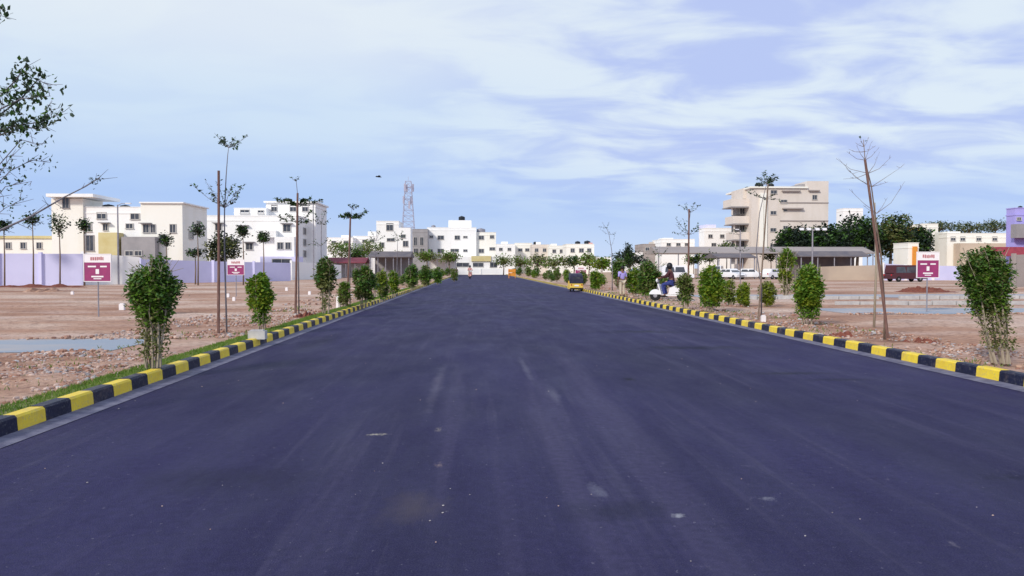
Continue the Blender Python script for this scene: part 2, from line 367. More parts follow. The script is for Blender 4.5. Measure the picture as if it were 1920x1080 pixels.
def strip(nm, x0, x1, y0, y1, z, m, n=24, wob=.25):
    b = MB(); pv = None
    for i in range(n+1):
        x = x0+(x1-x0)*i/n; a = y0+wob*fbm(x, y0, .35)+.16*fbm(x, y0, 1.9); c = y1+wob*fbm(x, y1+9, .35)+.16*fbm(x, y1, 1.9)
        if pv: b.face([(pv[0], pv[1], z), (x, a, z), (x, c, z), (pv[0], pv[2], z)], m)
        pv = (x, a, c)
    tag(b.build(nm), kind='structure')
strip('path', -60, -6.6, 14.2, 16.6, .112, 'path', n=300, wob=.35)
strip('inner_path', 12.2, 60, 24.5, 28.0, .112, 'path', n=300, wob=.3)
strip('far_path', 11.5, 60, 38.5, 43.0, .112, 'path', n=300, wob=.3)
b = MB()
for yk, x0, x1 in ((30.5, 13.5, 40), (36.5, 12.5, 34)):
    x = x0
    while x < x1:
        if random.random() < .82: b.box(x, x+.95, yk, yk+.15, .05, .27+random.uniform(-.02, .02), 'concrete')
        x += 1
tag(b.build('inner_kerb'), kind='structure')
b = MB()
y = -2.0
while y < 80:
    y2 = y+.5
    def gx(yy): return KL-.42-.10*fbm(yy, 2, .9)
    b.face([(KL-.19, y, .155), (KL-.19, y2, .155), (gx(y2), y2, .15), (gx(y), y, .15)], 'grassbed'); y = y2
tag(b.build('grass_verge'), kind='structure')

# uncountable stuff
b = MB()
for _ in range(26000):
    y = 3+57*random.random()**1.7; x = KL-.19-random.random()*.36
    h = random.uniform(.012, .045)*(1 if y < 20 else 1.4); a = random.uniform(0, 6.3); wd = .005+.0004*y
    dx, dy = cos(a)*wd, sin(a)*wd; lx, ly = random.uniform(-.03, .03), random.uniform(-.03, .03)
    b.face([(x-dx, y-dy, .14), (x+dx, y+dy, .14), (x+lx, y+ly, .15+h)], 'grass')
for _ in range(5000):
    y = 8+50*random.random()**1.3; x = random.choice((KL-.5-random.random()*2.2, KR+.3+random.random()*1.8))
    if fbm(x, y, .7) < .12: continue
    h = random.uniform(.015, .05); a = random.uniform(0, 6.3); wd = .006+.0006*y
    dx, dy = cos(a)*wd, sin(a)*wd; lx, ly = random.uniform(-.05, .05), random.uniform(-.05, .05)
    b.face([(x-dx, y-dy, .1), (x+dx, y+dy, .1), (x+lx, y+ly, .13+h)], random.choice(('leafo', 'grass', 'leafo')))
tag(b.build('grass'), 'short green grass growing along the backs of the kerbs', 'grass', kind='stuff')
b = MB()
def scatter(n, xa, xb, ya, yb, r0, r1, th, mats):
    for _ in range(n):
        y = random.uniform(ya, yb); x = random.uniform(xa, xb)
        if fbm(x, y, .55) < th: continue
        r = random.uniform(r0, r1)*random.choice((.5, .7, 1, 1, 1.5)); b.rock((x, y, .115+r*.2+.05*fbm(x, y, .8)), r, random.choice(mats))
ms = ['rubble', 'rubble', 'rubble2', 'rubble2', 'rubble3']
scatter(8200, -9.5, KL-.5, 6.0, 13.8, .012, .034, -.12, ms)
scatter(2600, -8.5, KL-.6, 16.8, 26, .016, .042, -.05, ms)
scatter(1400, -8, KL-.7, 24, 60, .03, .07, .0, ms)
scatter(3200, KR+.25, KR+2.4, 8, 22, .014, .036, -.15, ['rubble', 'rubble2', 'rubble3', 'rubble2', 'soil'])
scatter(1300, KR+.3, KR+3.2, 22, 60, .02, .06, -.1, ['rubble', 'rubble2', 'rubble3', 'rubble2'])
scatter(900, -22, -6.2, 13.7, 14.3, .02, .05, -.3, ['rubble', 'rubble2', 'soil'])
scatter(700, -24, -6.2, 16.5, 17.1, .02, .05, -.3, ['rubble', 'rubble2', 'soil'])
scatter(700, 12, 26, 24.1, 24.7, .02, .05, -.3, ['rubble', 'rubble2', 'soil'])
tag(b.build('rubble'), 'broken stones and clods of brown earth strewn beside the kerbs', 'rubble', kind='stuff')
b = MB()
for _ in range(260):
    y = 3.2+30*random.random()**1.5; x = random.uniform(KL+.3, KR-.3)
    if fbm(x, y, .5) < 0: continue
    b.rock((x, y, .003), random.uniform(.003, .009), random.choice(('rubble3', 'rubble')))
tag(b.build('road_grit'), 'pale grit scattered over the dark asphalt', 'grit', kind='stuff')

# ------------------------------------------------------------------ foliage
def bush_mesh(seed, nleaf, mix, leafsize=.07, stems=7, h=1.0, low=.30, wx=.42, lowleaf=True):
    """unit-ish bush, height h, crown from low to h; returns (stem MB, leaf MB)"""
    random.seed(seed); st = MB(); lf = MB(); tips = []
    for i in range(stems):
        a = 2*pi*i/stems+random.uniform(-.3, .3); r = random.uniform(.02, .08)*h
        p = [Vector((r*cos(a), r*sin(a), 0))]
        tr = random.uniform(.06, .22)*wx/.42*h
        for k_ in range(1, 6):
            t = k_/5; p.append(Vector((cos(a)*(r+tr*t**1.4), sin(a)*(r+tr*t**1.4), h*(.86*t)))+Vector((random.uniform(-.02, .02), random.uniform(-.02, .02), 0))*h)
        st.tube(p, [.011*h, .010*h, .008*h, .006*h, .004*h, .002*h], 'barkp', n=5)
        for k_ in range(2, 6):
            for _ in range(3):
                q = p[k_]; e = q+Vector((random.uniform(-.09, .09), random.uniform(-.09, .09), random.uniform(.02, .12)))*h
                st.tube([q, e], [.003*h, .0015*h], 'barkp', n=4); tips.append(e)
    cnt = 0; off = random.uniform(0, 50); nleaf = int(nleaf*(2.6 if nleaf > 4000 else 1.7))
    lobes = []; K = 17
    for q in range(K):
        t = ((q+.5)/K)**.8; z = low+(1-low)*(.06+.82*t); prof = (.45+.65*t**.8)*(1-t**2.6)**.6
        a = q*2.4+random.uniform(-.5, .5); d_ = wx*prof*random.uniform(.35, .72)
        lobes.append((Vector((d_*cos(a), d_*sin(a), z)), wx*random.uniform(.28, .50)*(.6+.4*sin(pi*min(1, t+.12))), t))
    tot = sum(l[1]**2 for l in lobes)
    while cnt < nleaf:
        u = random.random()*tot
        for c0, r0, t in lobes:
            u -= r0*r0
            if u <= 0: break
        v = Vector([random.gauss(0, 1) for _ in range(3)]).normalized()*random.random()**.38*r0*random.uniform(.8, 1.15); c = (c0+v)*h
        if noise.noise(Vector((c.x*6/h+off, c.y*6/h, c.z*6/h))) < -.22: continue
        ml = mix[1] if (t > .3 and random.random() < .62) or random.random() < .15 else mix[0]
        for _ in range(5):
            p = c+Vector((random.gauss(0, .028), random.gauss(0, .028), random.gauss(0, .028)))*h
            lf.leaf(p, leafsize*h*random.uniform(.5, 1.1), ml if random.random() < .8 else mix[2]); cnt += 1
    if lowleaf:
        for _ in range(nleaf//14):
            z = random.uniform(.12, low+.1); a = random.uniform(0, 6.3); rr = random.uniform(.04, .26)*wx/.42
            lf.leaf(Vector((rr*cos(a), rr*sin(a), z))*h, leafsize*h*random.uniform(.5, .9), mix[2])
    return st, lf
GB = 'bushes planted along the road verge'
def bush(px, base, top, hw, label, seed, mix, n, ls=.07, low=.30, stems=7, name='bush', z0=.12, lowleaf=True, lean=0):
    """px centre, base & top rows in the photo, half width in px"""
    Y = (EYE-z0)*F/(base-503.0); c = W(px, base, Y); H = (base-top)/F*Y
    r = empty(name, (XX(px, Y), Y, z0), label, 'bush', GB); st, lf = bush_mesh(seed, n, mix, ls, stems, H, low, (hw/F*Y)/H*1.05, lowleaf)
    for q in (st, lf): q.v = [(x+lean*z, y, z) for x, y, z in q.v]
    st.build('stem', r); lf.build('foliage', r); return r
DG = ('leafl', 'leafd', 'leafo'); LG = ('leafy', 'leafl', 'leafl'); YG = ('leafo', 'leafy', 'leafl'); OG = ('leafo', 'leafl', 'leafo')
bush(285, 692, 480, 47, 'dark green bush with bare pale stems, nearest to the camera on the left verge', 1, DG, 5200, .046, .42, 8)
bush(488, 618, 511, 27, 'bright green oval bush between the two tall brown stakes on the left verge', 2, LG, 3200, .085, .34)
bush(610, 590, 484, 22, 'thin bush with dark green top and brown lower twigs on the left verge', 3, ('leafo', 'leafd', 'leafo'), 1700, .08, .45)
bush(682, 575, 494, 27, 'wide olive green bush just right of the third staked tree on the left verge', 4, ('leafo', 'leafd', 'leafl'), 2400, .085, .15, lowleaf=False)
bush(716, 566, 506, 15, 'small yellowish bush tucked right of the wide olive bush on the left verge', 5, YG, 1300, .10, .2)
bush(738, 556, 505, 13, 'rounded green bush, far left verge, before the dark roofed shed', 6, LG, 1200, .10, .2)
bush(772, 545, 494, 17, 'deep green bush further up the left verge in front of the pale walls', 7, DG, 1300, .10, .2)
bush(797, 538, 496, 14, 'small dark bush near the far end of the left verge', 8, DG, 1000, .12, .15)
bush(820, 533, 500, 11, 'last green bush at the far end of the left verge', 9, ('leafl', 'leafd', 'leafl'), 800, .13, .1)
bush(1884, 688, 456, 47, 'tall dark green bush on slanting bare stems, nearest on the right verge', 11, DG, 5600, .040, .40, 9, lean=-.21)
bush(1515, 612, 492, 34, 'full green bush beside the kerb, right verge, left of the leaning bare tree', 12, LG, 3800, .075, .22)
bush(1332, 585, 496, 34, 'broad bright green bush right of the scooter rider', 13, LG, 3000, .085, .18)
bush(1394, 576, 529, 18, 'low round yellow green shrub beside the second staked tree on the right', 14, ('leafy', 'leafy', 'leafl'), 1500, .12, .08, lowleaf=False)
bush(1438, 576, 526, 22, 'low yellow brown shrub just right of the pale stake with two trunks', 15, ('leafy', 'leafo', 'leafy'), 1600, .12, .08, lowleaf=False)
bush(1474, 560, 462, 19, 'tall thin pale green bush standing behind the low yellow shrubs', 16, ('leafy', 'leafl', 'leafo'), 1200, .08, .3)
bush(1215, 562, 487, 30, 'spreading dark green bush left of the scooter rider', 17, ('leafo', 'leafd', 'leafl'), 2300, .09, .15)
bush(1285, 580, 508, 19, 'sparse brownish bush directly behind the scooter rider', 18, ('leafo', 'leafo', 'leafl'), 1100, .09, .25)
bush(1160, 543, 484, 16, 'small dense green bush behind the person in lavender', 19, DG, 1300, .10, .3)
bush(1116, 546, 504, 14, 'green bush right beside the auto rickshaw on the right verge', 20, LG, 1300, .12, .12)
bush(1064, 531, 502, 9, 'small green bush on the right verge left of the auto rickshaw', 21, LG, 700, .13, .15)
bush(1044, 528, 503, 9, 'olive bush at the far right verge near the orange barrier', 22, OG, 600, .13, .15)
bush(645, 577, 522, 15, 'low loose olive bush between the thin dark topped bush and the wide olive bush', 24, OG, 900, .10, .15)
bush(1368, 574, 520, 16, 'loose yellow green shrub between the broad bright bush and the low round shrub', 26, YG, 900, .11, .12)
bush(1190, 556, 500, 20, 'loose green bush right of the person in lavender', 27, LG, 1300, .10, .15)
bush(1092, 537, 505, 10, 'small olive bush peeping out behind the auto rickshaw', 28, OG, 600, .13, .15)
bush(852, 528, 503, 8, 'tiny bush at the very end of the left kerb', 29, OG, 400, .15, .1)
random.seed(5)
# further hedge plants in rows, copies of three small kinds
prot = []
for i, (mix, hh) in enumerate(((OG, .9), (LG, .8), (DG, 1.0))):
    r = empty('verge_shrub', (0, 0, 0), 'x', 'shrub', 'small verge shrubs'); st, lf = bush_mesh(40+i, 420, mix, .15, 4, hh, .12, .5, False); st.build('stem', r); lf.build('foliage', r); prot.append(r)
sh = [(-5.1, 62, 0), (-5.6, 71, 1), (-5.3, 83, 2), (-5.7, 95, 0), (-5.2, 108, 2), (-5.5, 125, 1), (-5.4, 145, 2), (-5.3, 168, 0), (8.6, 72, 0), (8.2, 84, 2), (8.7, 97, 0), (8.3, 112, 1), (8.8, 130, 0), (8.4, 150, 2), (8.6, 175, 0), (9.9, 44, 2), (10.3, 52, 0), (9.8, 60, 1), (-6.9, 52, 0), (-7.2, 60, 2), (-7.0, 77, 1), (9.4, 68, 0), (9.9, 79, 1), (9.2, 91, 2), (9.8, 104, 0), (9.4, 121, 2), (9.6, 140, 0), (-6.4, 90, 2), (-6.2, 104, 0), (-6.6, 118, 1), (11.5, 47, 0), (12.2, 56, 2), (-6.3, 67, 2)]
names3 = ['olive', 'light green', 'dark green']
for i, (x, y, kx) in enumerate(sh):
    o = prot[kx] if kx not in [s_[2] for s_ in sh[:i]] else copy_tree(prot[kx])
    sc = random.uniform(1.0, 1.5)*(1 if y < 100 else 1.4); o.location = (x, y, .1); o.scale = (sc,)*3; o.rotation_euler.z = random.uniform(0, 6)
    sd_ = 'left' if x < 0 else 'right'
    rank = sorted([t for t in sh if t[2] == kx and (t[0] < 0) == (x < 0)], key=lambda t: t[1]).index((x, y, kx))
    tot = len([t for t in sh if t[2] == kx and (t[0] < 0) == (x < 0)])
    o['label'] = '%s %s shrub on the far %s verge, %s' % ('small' if y < 100 else 'tiny', names3[kx], sd_, ['nearest of its colour', 'second nearest of its colour', 'third nearest of its colour', 'fourth nearest of its colour', 'fifth nearest of its colour', 'sixth nearest of its colour', 'seventh nearest of its colour', 'eighth nearest of its colour', 'ninth nearest of its colour', 'tenth nearest of its colour'][rank] if rank < tot-1 or tot == 1 else 'farthest of its colour')

def arm_leaves(lf, pts, n, size, m1, m2, spread):
    for _ in range(n):
        t = random.random()**.6*(len(pts)-1); i = min(int(t), len(pts)-2); p = pts[i].lerp(pts[i+1], t-i)
        p = p+Vector([random.gauss(0, spread) for _ in range(3)]); lf.leaf(p, size*random.uniform(.6, 1.2), random.choice((m1, m1, m2)))
GT = 'young staked trees along the verge'
def staked(px, base, stake, trunk, whorls, label, slabel, side, z0=.12, leafs=.11, bare=False, seed=0, trunkmat='barkg', tr=.022):
    """stake: (top px, top py) or None; trunk: pixel polyline above the base; whorls: (index px, py, [(dx,dy)...], leaves)"""
    random.seed(100+seed); Y = (EYE-z0)*F/(base-503.0)
    if stake:
        spx, spy, sbx, rr = stake; a = Vector((XX(sbx, Y-.12), Y-.12, z0)); t = W(spx, spy, Y-.12); b = MB()
        mid = a.lerp(t, .5)+Vector((.008, 0, 0)); b.tube([Vector((0, 0, -.1)), mid-a, t-a], [rr*.78, rr*.7, rr*.64], 'bark' if 'pale' in slabel else 'stake', n=8)
        one(b, 'wooden_stake', slabel, 'stake', 'brown stakes holding the young trees', loc=a)
    bx = XX(px, Y); r = empty('young_tree', (bx, Y, z0), label, 'tree', GT); o0 = Vector((bx, Y, z0))
    tb = MB(); pts = [Vector((0, 0, 0))]+[W(x, y, Y)-o0 for x, y in trunk]; n = len(pts)
    tb.tube(pts, [tr*(1-.75*i/(n-1)) for i in range(n)], trunkmat, n=7); tk = tb.build('trunk', r, smooth=True)
    lf = MB()
    for (wx, wy, arms, nl) in whorls:
        c = W(wx, wy, Y)-o0; bb = MB()
        for (dx, dy) in arms:
            e = W(wx+dx, wy+dy, Y)-o0+Vector((0, random.uniform(-.35, .35)*abs(dx)/F*Y, 0))
            m_ = c.lerp(e, .5)+Vector((random.uniform(-.05, .05), random.uniform(-.05, .05), random.uniform(-.14, -.02)))*(e-c).length; bb.tube([c, m_, e], [.009, .006, .003] if not bare else [.007, .004, .002], trunkmat, n=5)
            for k_ in range(3 if nl else 2):
                s_ = m_.lerp(e, random.random()); f_ = s_+Vector((random.uniform(-.4, .4), random.uniform(-.4, .4), random.uniform(.0, .4)))*(e-c).length*.3
                bb.tube([s_, f_], [.004, .002], trunkmat, n=4)
                if nl: arm_leaves(lf, [s_, f_], nl//8, leafs*.8, 'leafb', 'leafd', .02)
            if nl: arm_leaves(lf, [c, m_, e], int(nl*.8), leafs*.75, 'leafb', 'leafd', .018)
        bb.build('branch', r)
    if lf.f: lf.build('foliage', r)
    return r
V = [(-30, -40), (32, -38), (-16, -48), (14, -50), (-8, -18), (8, -16)]
staked(424, 622, (410, 320, 408, .045), [(423, 540), (421, 470), (421, 395), (424, 330), (427, 290), (429, 275)],
       [(421, 390, [(-60, -42), (-38, -52), (38, -42), (15, -45), (-25, -30), (26, -25), (-14, -50)], 26), (429, 277, [(-28, -28), (35, -21), (-12, -22), (10, -18), (-18, -14), (20, -12)], 22)],
       'thin young tree with two whorls of upswept branches beside the tallest stake', 'tallest thick brown stake on the left verge, nearest the camera', -1, seed=1, leafs=.10)
staked(560, 590, (558, 362, 553, .05), [(560, 520), (559, 440), (559, 375), (556, 345), (555, 332)],
       [(559, 416, [(-34, -8), (20, -4), (-22, -16), (30, -22)], 45), (559, 384, [(-40, -10), (-22, -12), (26, -12), (44, -8), (10, -10), (-12, -4)], 60), (555, 340, [(-10, -8), (8, -10)], 5)],
       'young tree with flat dark tiers of leaves before the white block on the left', 'second brown stake from the near end of the left verge, leaning right', -1, seed=2, leafs=.12)
staked(656, 575, (657, 408, 650, .05), [(656, 520), (657, 450), (658, 410), (660, 390)],
       [(658, 408, [(-22, -4), (-12, -8), (30, -12), (18, -2), (-4, -8), (10, -6)], 75), (661, 392, [(-6, -8), (9, -8), (2, -8)], 14)],
       'young tree with one dense flat tier, third staked tree on the left verge', 'third brown stake along the left verge', -1, seed=3, leafs=.13)
staked(744, 555, None, [(744, 520), (745, 470), (746, 440)], [(746, 452, [(-12, -12), (14, -12), (-6, -18), (8, -20)], 12)],
       'faint young tree beside the pale houses, far along the left verge', '', -1, seed=4, leafs=.16, tr=.03)
staked(1428, 600, (1440, 345, 1422, .034), [(1428, 540), (1418, 470), (1424, 400), (1436, 350), (1440, 336)],
       [(1438, 345, [(-16, -12), (14, -8), (-20, -2), (16, -20), (-6, -22), (20, -14), (4, -10)], 24), (1432, 372, [(-28, -14), (24, -10), (-20, -18), (30, 2)], 12)],
       'young tree with small leaf tufts rising before the beige apartment block', 'pale leaning stake in front of the beige apartment block', 1, seed=5, leafs=.12)
staked(1291, 575, (1292, 392, 1290, .05), [(1291, 520), (1291, 460), (1293, 410), (1295, 396)],
       [(1294, 398, [(-20, -14), (16, -14), (-9, -16), (8, -18)], 14), (1292, 440, [(-26, -32), (-22, -18), (18, -24), (-28, -6), (22, -12), (-12, -30)], 13)],
       'young tree with wispy upswept crown behind the scooter rider', 'dark stake behind the scooter rider on the right verge', 1, seed=6, leafs=.14)
staked(1148, 545, None, [(1148, 510), (1147, 470), (1142, 440), (1136, 425)],
       [(1146, 440, [(-10, -14), (-22, -10), (10, -6)], 7), (1137, 428, [(-8, -12), (6, -12), (-14, -4)], 7), (1147, 460, [(-12, -10), (6, -22)], 6)],
       'spindly young tree between the auto rickshaw and the dark cypress', '', 1, seed=7, leafs=.16, tr=.035)
staked(1660, 640, (1622, 300, 1668, .040), [(1659, 580), (1652, 480), (1643, 420), (1634, 350), (1622, 300), (1619, 262)],
       [(1634, 350, [(-70, -50), (-40, -34), (54, -36), (36, -10), (-26, -12)], 0), (1622, 300, [(-40, -14), (-16, -26), (28, -22), (14, -34)], 0), (1644, 400, [(52, -60), (-50, -46), (24, -30), (-30, -14)], 0), (1620, 275, [(-8, -16), (8, -18), (-14, -8)], 2), (1628, 325, [(-44, 10), (40, -30), (-56, -28), (20, -40)], 0), (1616, 285, [(-24, -6), (22, -10)], 0)],
       'leafless young tree with spreading bare twigs leaning left against the sky', 'leaning dark brown stake tied to the leafless tree on the right', 1, seed=8, bare=True, trunkmat='bark', tr=.024)
staked(703, 560, None, [(703, 520), (704, 470), (706, 440)], [(705, 452, [(-14, -10), (16, -12), (-8, -18), (6, -20)], 14), (704, 478, [(-12, -10), (12, -8)], 8)], 'faint young tree above the small yellowish bush on the left verge', '', -1, seed=11, leafs=.14, tr=.022)
staked(604, 585, None, [(604, 530), (602, 470), (603, 420), (604, 395)], [(603, 420, [(-14, -8), (16, -10), (-10, -20), (8, -24)], 12), (602, 460, [(-16, -10), (14, -14), (-20, -4)], 12)], 'thin young tree rising from the dark topped bush on the left verge', '', -1, seed=12, leafs=.12, tr=.02)
staked(1388, 562, None, [(1388, 520), (1387, 470), (1386, 425)], [(1387, 440, [(-14, -10), (12, -12), (-20, -4)], 10), (1387, 470, [(-16, -10), (16, -12), (20, -2)], 12)], 'grey young tree before the balconies behind the low yellow green shrub', '', 1, seed=13, leafs=.13, tr=.024)
staked(1236, 560, None, [(1236, 520), (1235, 490), (1237, 462)], [(1236, 480, [(-14, -10), (14, -12), (-8, -18)], 12), (1236, 500, [(-16, -8), (16, -8)], 12)], 'short young tree left of the scooter rider', '', 1, seed=14, leafs=.14, tr=.024)
b = MB(); Y = 19.0; a = Vector((XX(1640, Y), Y, .12)); b.tube([Vector((0, 0, -.1)), W(1643, 500, Y)-a, W(1640, 380, Y)-a], [.03, .028, .02], 'barkp', n=7)
one(b, 'bare_pole', 'thin pale pole standing just behind the leafless leaning tree', 'pole', loc=a, smooth=True)

# big tree at the left edge of the frame
random.seed(21)
Y = 7.7; o0 = Vector((XX(-95, Y), Y, .12)); r = empty('roadside_tree', o0, 'tree reaching in from the left edge with dark leaves above and fine twigs below', 'tree')
tb = MB(); tp = [Vector((0, 0, 0)), Vector((.03, .02, 1.2)), Vector((.0, .05, 2.4)), Vector((.05, 0, 3.4)), Vector((.02, .05, 4.6))]
tb.tube(tp, [.06, .05, .04, .03, .015], 'barkg', n=8); tb.build('trunk', r, smooth=True)
bb = MB(); lf = MB()
def limb(tz, targets, nl, size, sp, rad=.012, m='leafd', yo=0):
    s_ = Vector((0.0, 0, tz)); last = s_
    pts = [s_]+[W(x, y, Y+yo)-o0 for x, y in targets]
    bb.tube(pts, [rad*(1-.8*i/(len(pts)-1)) for i in range(len(pts))], 'barkg', n=5)
    for p, q in zip(pts[:-1], pts[1:]):
        for _ in range(4):
            a_ = p.lerp(q, random.random()); e = a_+Vector((random.uniform(-.02, .16), random.uniform(-.15, .15), random.uniform(-.08, .14)))
            bb.tube([a_, e], [.003, .0015], 'barkg', n=4)
    if nl:
        for _ in range(int(nl*1.8)):
            t = random.random()**.75*(len(pts)-1); i = min(int(t), len(pts)-2); c = pts[i].lerp(pts[i+1], t-i)+Vector([random.gauss(0, sp) for _ in range(3)])
            if noise.noise(c*9) < -.1: continue
            lf.leaf(c, size*1.12*random.uniform(.7, 1.2), random.choice((m, 'leafb', 'leafb')), flat=1)
limb(2.9, [(-20, 230), (40, 185), (70, 150), (95, 160)], 190, .050, .055, yo=.1)
limb(3.0, [(-10, 190), (30, 150), (52, 115)], 130, .050, .045)
limb(2.9, [(0, 205), (40, 185), (95, 180)], 80, .050, .04)
limb(2.7, [(-20, 250), (30, 236), (80, 228), (122, 208)], 240, .050, .035, yo=-.1)
limb(2.6, [(-20, 260), (40, 240), (85, 240), (90, 196)], 40, .045, .045)
limb(3.5, [(-50, 60), (-8, 30), (4, 15)], 60, .050, .05)
limb(2.3, [(-20, 330), (40, 262), (80, 272)], 40, .034, .05, .008)
limb(2.0, [(-30, 370), (20, 320), (60, 300), (95, 305)], 55, .034, .06, .008, yo=.2)
limb(1.9, [(-30, 400), (10, 350), (60, 340)], 55, .034, .06, .008)
limb(1.7, [(-40, 430), (10, 390), (50, 370)], 30, .03, .06, .007, yo=.2)
limb(1.85, [(-40, 380), (10, 310), (30, 280)], 40, .034, .05, .007, yo=-.1)
limb(1.5, [(-60, 450), (0, 432), (60, 405), (120, 370), (160, 350), (188, 333)], 0, .03, .03, .016)
for _ in range(26):
    c = W(random.gauss(178, 9), random.gauss(338, 5), Y)-o0; lf.leaf(c, .03, 'leafb')
bb.build('branch', r); lf.build('foliage', r)

def tree(name, px, base, cz, rx, rz, label, cat='tree', n=900, ls=.3, mix=('leafk', 'leafd', 'leafk'), Y=None, z0=.0, group=None, seed=0, ry=None, droop=0, trunk='bark', tw=None):
    """crown centre row cz, half sizes rx, rz in px"""
    random.seed(300+seed); 
    if Y is None: Y = (EYE-z0)*F/(base-503.0)
    s_ = Y/F; x = XX(px, Y); H = ZZ(cz, px, Y); RX, RZ = rx*s_, rz*s_; RY = ry or RX
    r = empty(name, (x, Y, z0), label, cat, group); tb = MB(); tw = tw or max(.03, RX*.07)
    tb.tube([(0, 0, 0), (tw*.6, 0, H*.5), (0, 0, H)], [tw, tw*.8, tw*.4], trunk, n=7)
    for i in range(6):
        a = i*1.1; tb.tube([(0, 0, max(.3, H-RZ*.8)), (RX*.6*cos(a), RY*.6*sin(a), H+RZ*random.uniform(-.2, .5))], [tw*.5, tw*.15], trunk, n=5)
    tb.build('trunk', r, smooth=True); lf = MB(); c_ = 0; off = random.uniform(0, 90)
    while c_ < n:
        v = Vector([random.gauss(0, 1) for _ in range(3)]).normalized()*random.random()**.45
        k_ = 1+.35*noise.noise(v*1.7+Vector((off, 0, 0)))
        p = Vector((v.x*RX*k_, v.y*RY*k_, v.z*RZ*k_-droop*RZ*(v.x*v.x+v.y*v.y)))
        if noise.noise(Vector((p.x/RX*2.6+off, p.y/RX*2.6, p.z/RZ*2.6))) < -.15: continue
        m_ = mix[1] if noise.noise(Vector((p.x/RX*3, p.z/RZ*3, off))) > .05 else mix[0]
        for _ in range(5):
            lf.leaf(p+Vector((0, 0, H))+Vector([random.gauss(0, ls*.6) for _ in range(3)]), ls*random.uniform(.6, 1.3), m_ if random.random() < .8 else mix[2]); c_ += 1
    lf.build('crown', r); return r
GP = 'small crowned street trees before the lilac wall'
for i, (px, cz, base, rx, rz, lab) in enumerate([
    (8, 425, 533, 8, 9, 'thin dark trunk at the far left end of the lilac wall'),
    (62, 413, 533, 14, 11, 'slender street tree whose dark crown sits left of the stair tower'),
    (112, 422, 532, 14, 22, 'street tree with drooping dark crown touching the white stair tower'),
    (158, 425, 531, 7, 13, 'small dark crowned tree right in front of the white stair tower'),
    (312, 452, 530, 10, 11, 'small dark round tree before the right half of the cream block'),
    (371, 432, 529, 12, 11, 'small tree against the lilac side wall of the cream block'),
    (456, 436, 527, 9, 9, 'small dark tree in front of the white block, left of the maroon sign building'),
    (494, 446, 527, 10, 9, 'small dark tree in front of the centre of the white block'),
    (366, 476, 529, 14, 4, 'low flat crowned tree beside the dark bushy tree on the left')]):
    tree('street_tree', px, base, cz, rx, rz, lab, n=360, ls=.24, group=GP, seed=i, z0=.1, Y=66+i*.7, tw=.07)
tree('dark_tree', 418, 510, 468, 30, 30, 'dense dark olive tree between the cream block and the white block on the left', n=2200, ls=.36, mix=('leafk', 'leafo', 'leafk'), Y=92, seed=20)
for i, (px, cz, rx, rz, Y, mx, lab) in enumerate([
    (640, 468, 24, 16, 150, OG, 'pale olive tree behind the maroon roofed shed'), (690, 466, 26, 14, 165, OG, 'pale olive tree left of the narrow white house'),
    (668, 478, 22, 12, 140, ('leafo', 'leafl', 'leafk'), 'green tree just above the maroon roofed shed'), (745, 484, 24, 10, 155, OG, 'low olive tree before the tall narrow white house'),
    (800, 480, 22, 9, 150, OG, 'low olive tree in front of the big white building'), (842, 482, 20, 10, 160, OG, 'low greyish tree beside the yellow banded annexe')]):
    tree('distant_tree', px, 515, cz, rx, rz, lab, n=900, ls=.45, mix=mx, Y=Y, group='trees in front of the left houses', seed=30+i)
for i, (px, cz, rx, rz, Y, mx, lab) in enumerate([
    (944, 489, 12, 9, 176, ('leafo', 'leafl', 'leafo'), 'low olive tree right beside the white end wall and annexe'), (975, 491, 16, 10, 168, OG, 'low olive tree before the cream house with the grey roof tank'),
    (1008, 489, 15, 10, 172, ('leafk', 'leafo', 'leafo'), 'dark olive tree before the beige two storey house'), (1040, 492, 17, 9, 150, OG, 'low tree before the yellowish house on the skyline'),
    (1076, 490, 14, 9, 150, ('leafo', 'leafd', 'leafk'), 'low tree below the two black tanks on the skyline'), (1104, 488, 13, 10, 146, OG, 'small tree at the right corner of the house with two black tanks'),
    (1128, 494, 13, 8, 120, ('leafl', 'leafy', 'leafo'), 'light green tree before the low white house on the right')]):
    tree('row_tree', px, 515, cz, rx*1.45, rz*random.uniform(.8, 1.3), lab, n=520, ls=.55, mix=mx, Y=Y, group='trees before the skyline row', seed=80+i)
tree('cypress', 1178, 515, 478, 7, 25, 'narrow dark cypress pointing up at the end of the right houses', n=900, ls=.3, mix=('leafk', 'leafd', 'leafb'), Y=112, seed=40)
tree('dark_tree', 1180, 515, 486, 34, 14, 'dark low tree spreading around the foot of the cypress', n=1300, ls=.4, mix=('leafk', 'leafb', 'leafk'), Y=116, seed=41)
for i, (px, cz, rx, rz, lab) in enumerate([
    (1490, 452, 34, 26, 'dark rain tree at the right foot of the beige apartment block'), (1548, 452, 44, 32, 'broad dark rain tree behind the four headed lamp mast'),
    (1606, 442, 46, 36, 'tallest dark rain tree, below the small white rooftop'), (1668, 440, 48, 38, 'dark rain tree behind the leafless leaning tree'), (1716, 452, 30, 26, 'dark rain tree beside the yellow house on the right')]):
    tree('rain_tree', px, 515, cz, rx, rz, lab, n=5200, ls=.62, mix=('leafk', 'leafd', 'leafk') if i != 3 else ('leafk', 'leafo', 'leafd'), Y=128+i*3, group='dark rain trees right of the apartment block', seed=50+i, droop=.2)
for i, (px, cz, rx, rz, lab) in enumerate([(1760, 425, 34, 10, 'hazy grey green tree on the skyline right of the rain trees'), (1815, 428, 34, 11, 'hazy tree on the skyline above the cream wall'), (1865, 424, 32, 12, 'hazy tree on the skyline left of the lilac building')]):
    tree('skyline_tree', px, 505, cz, rx, rz, lab, n=900, ls=1.0, mix=('leafb', 'leafo', 'leafb'), Y=330, group='skyline trees', seed=60+i)
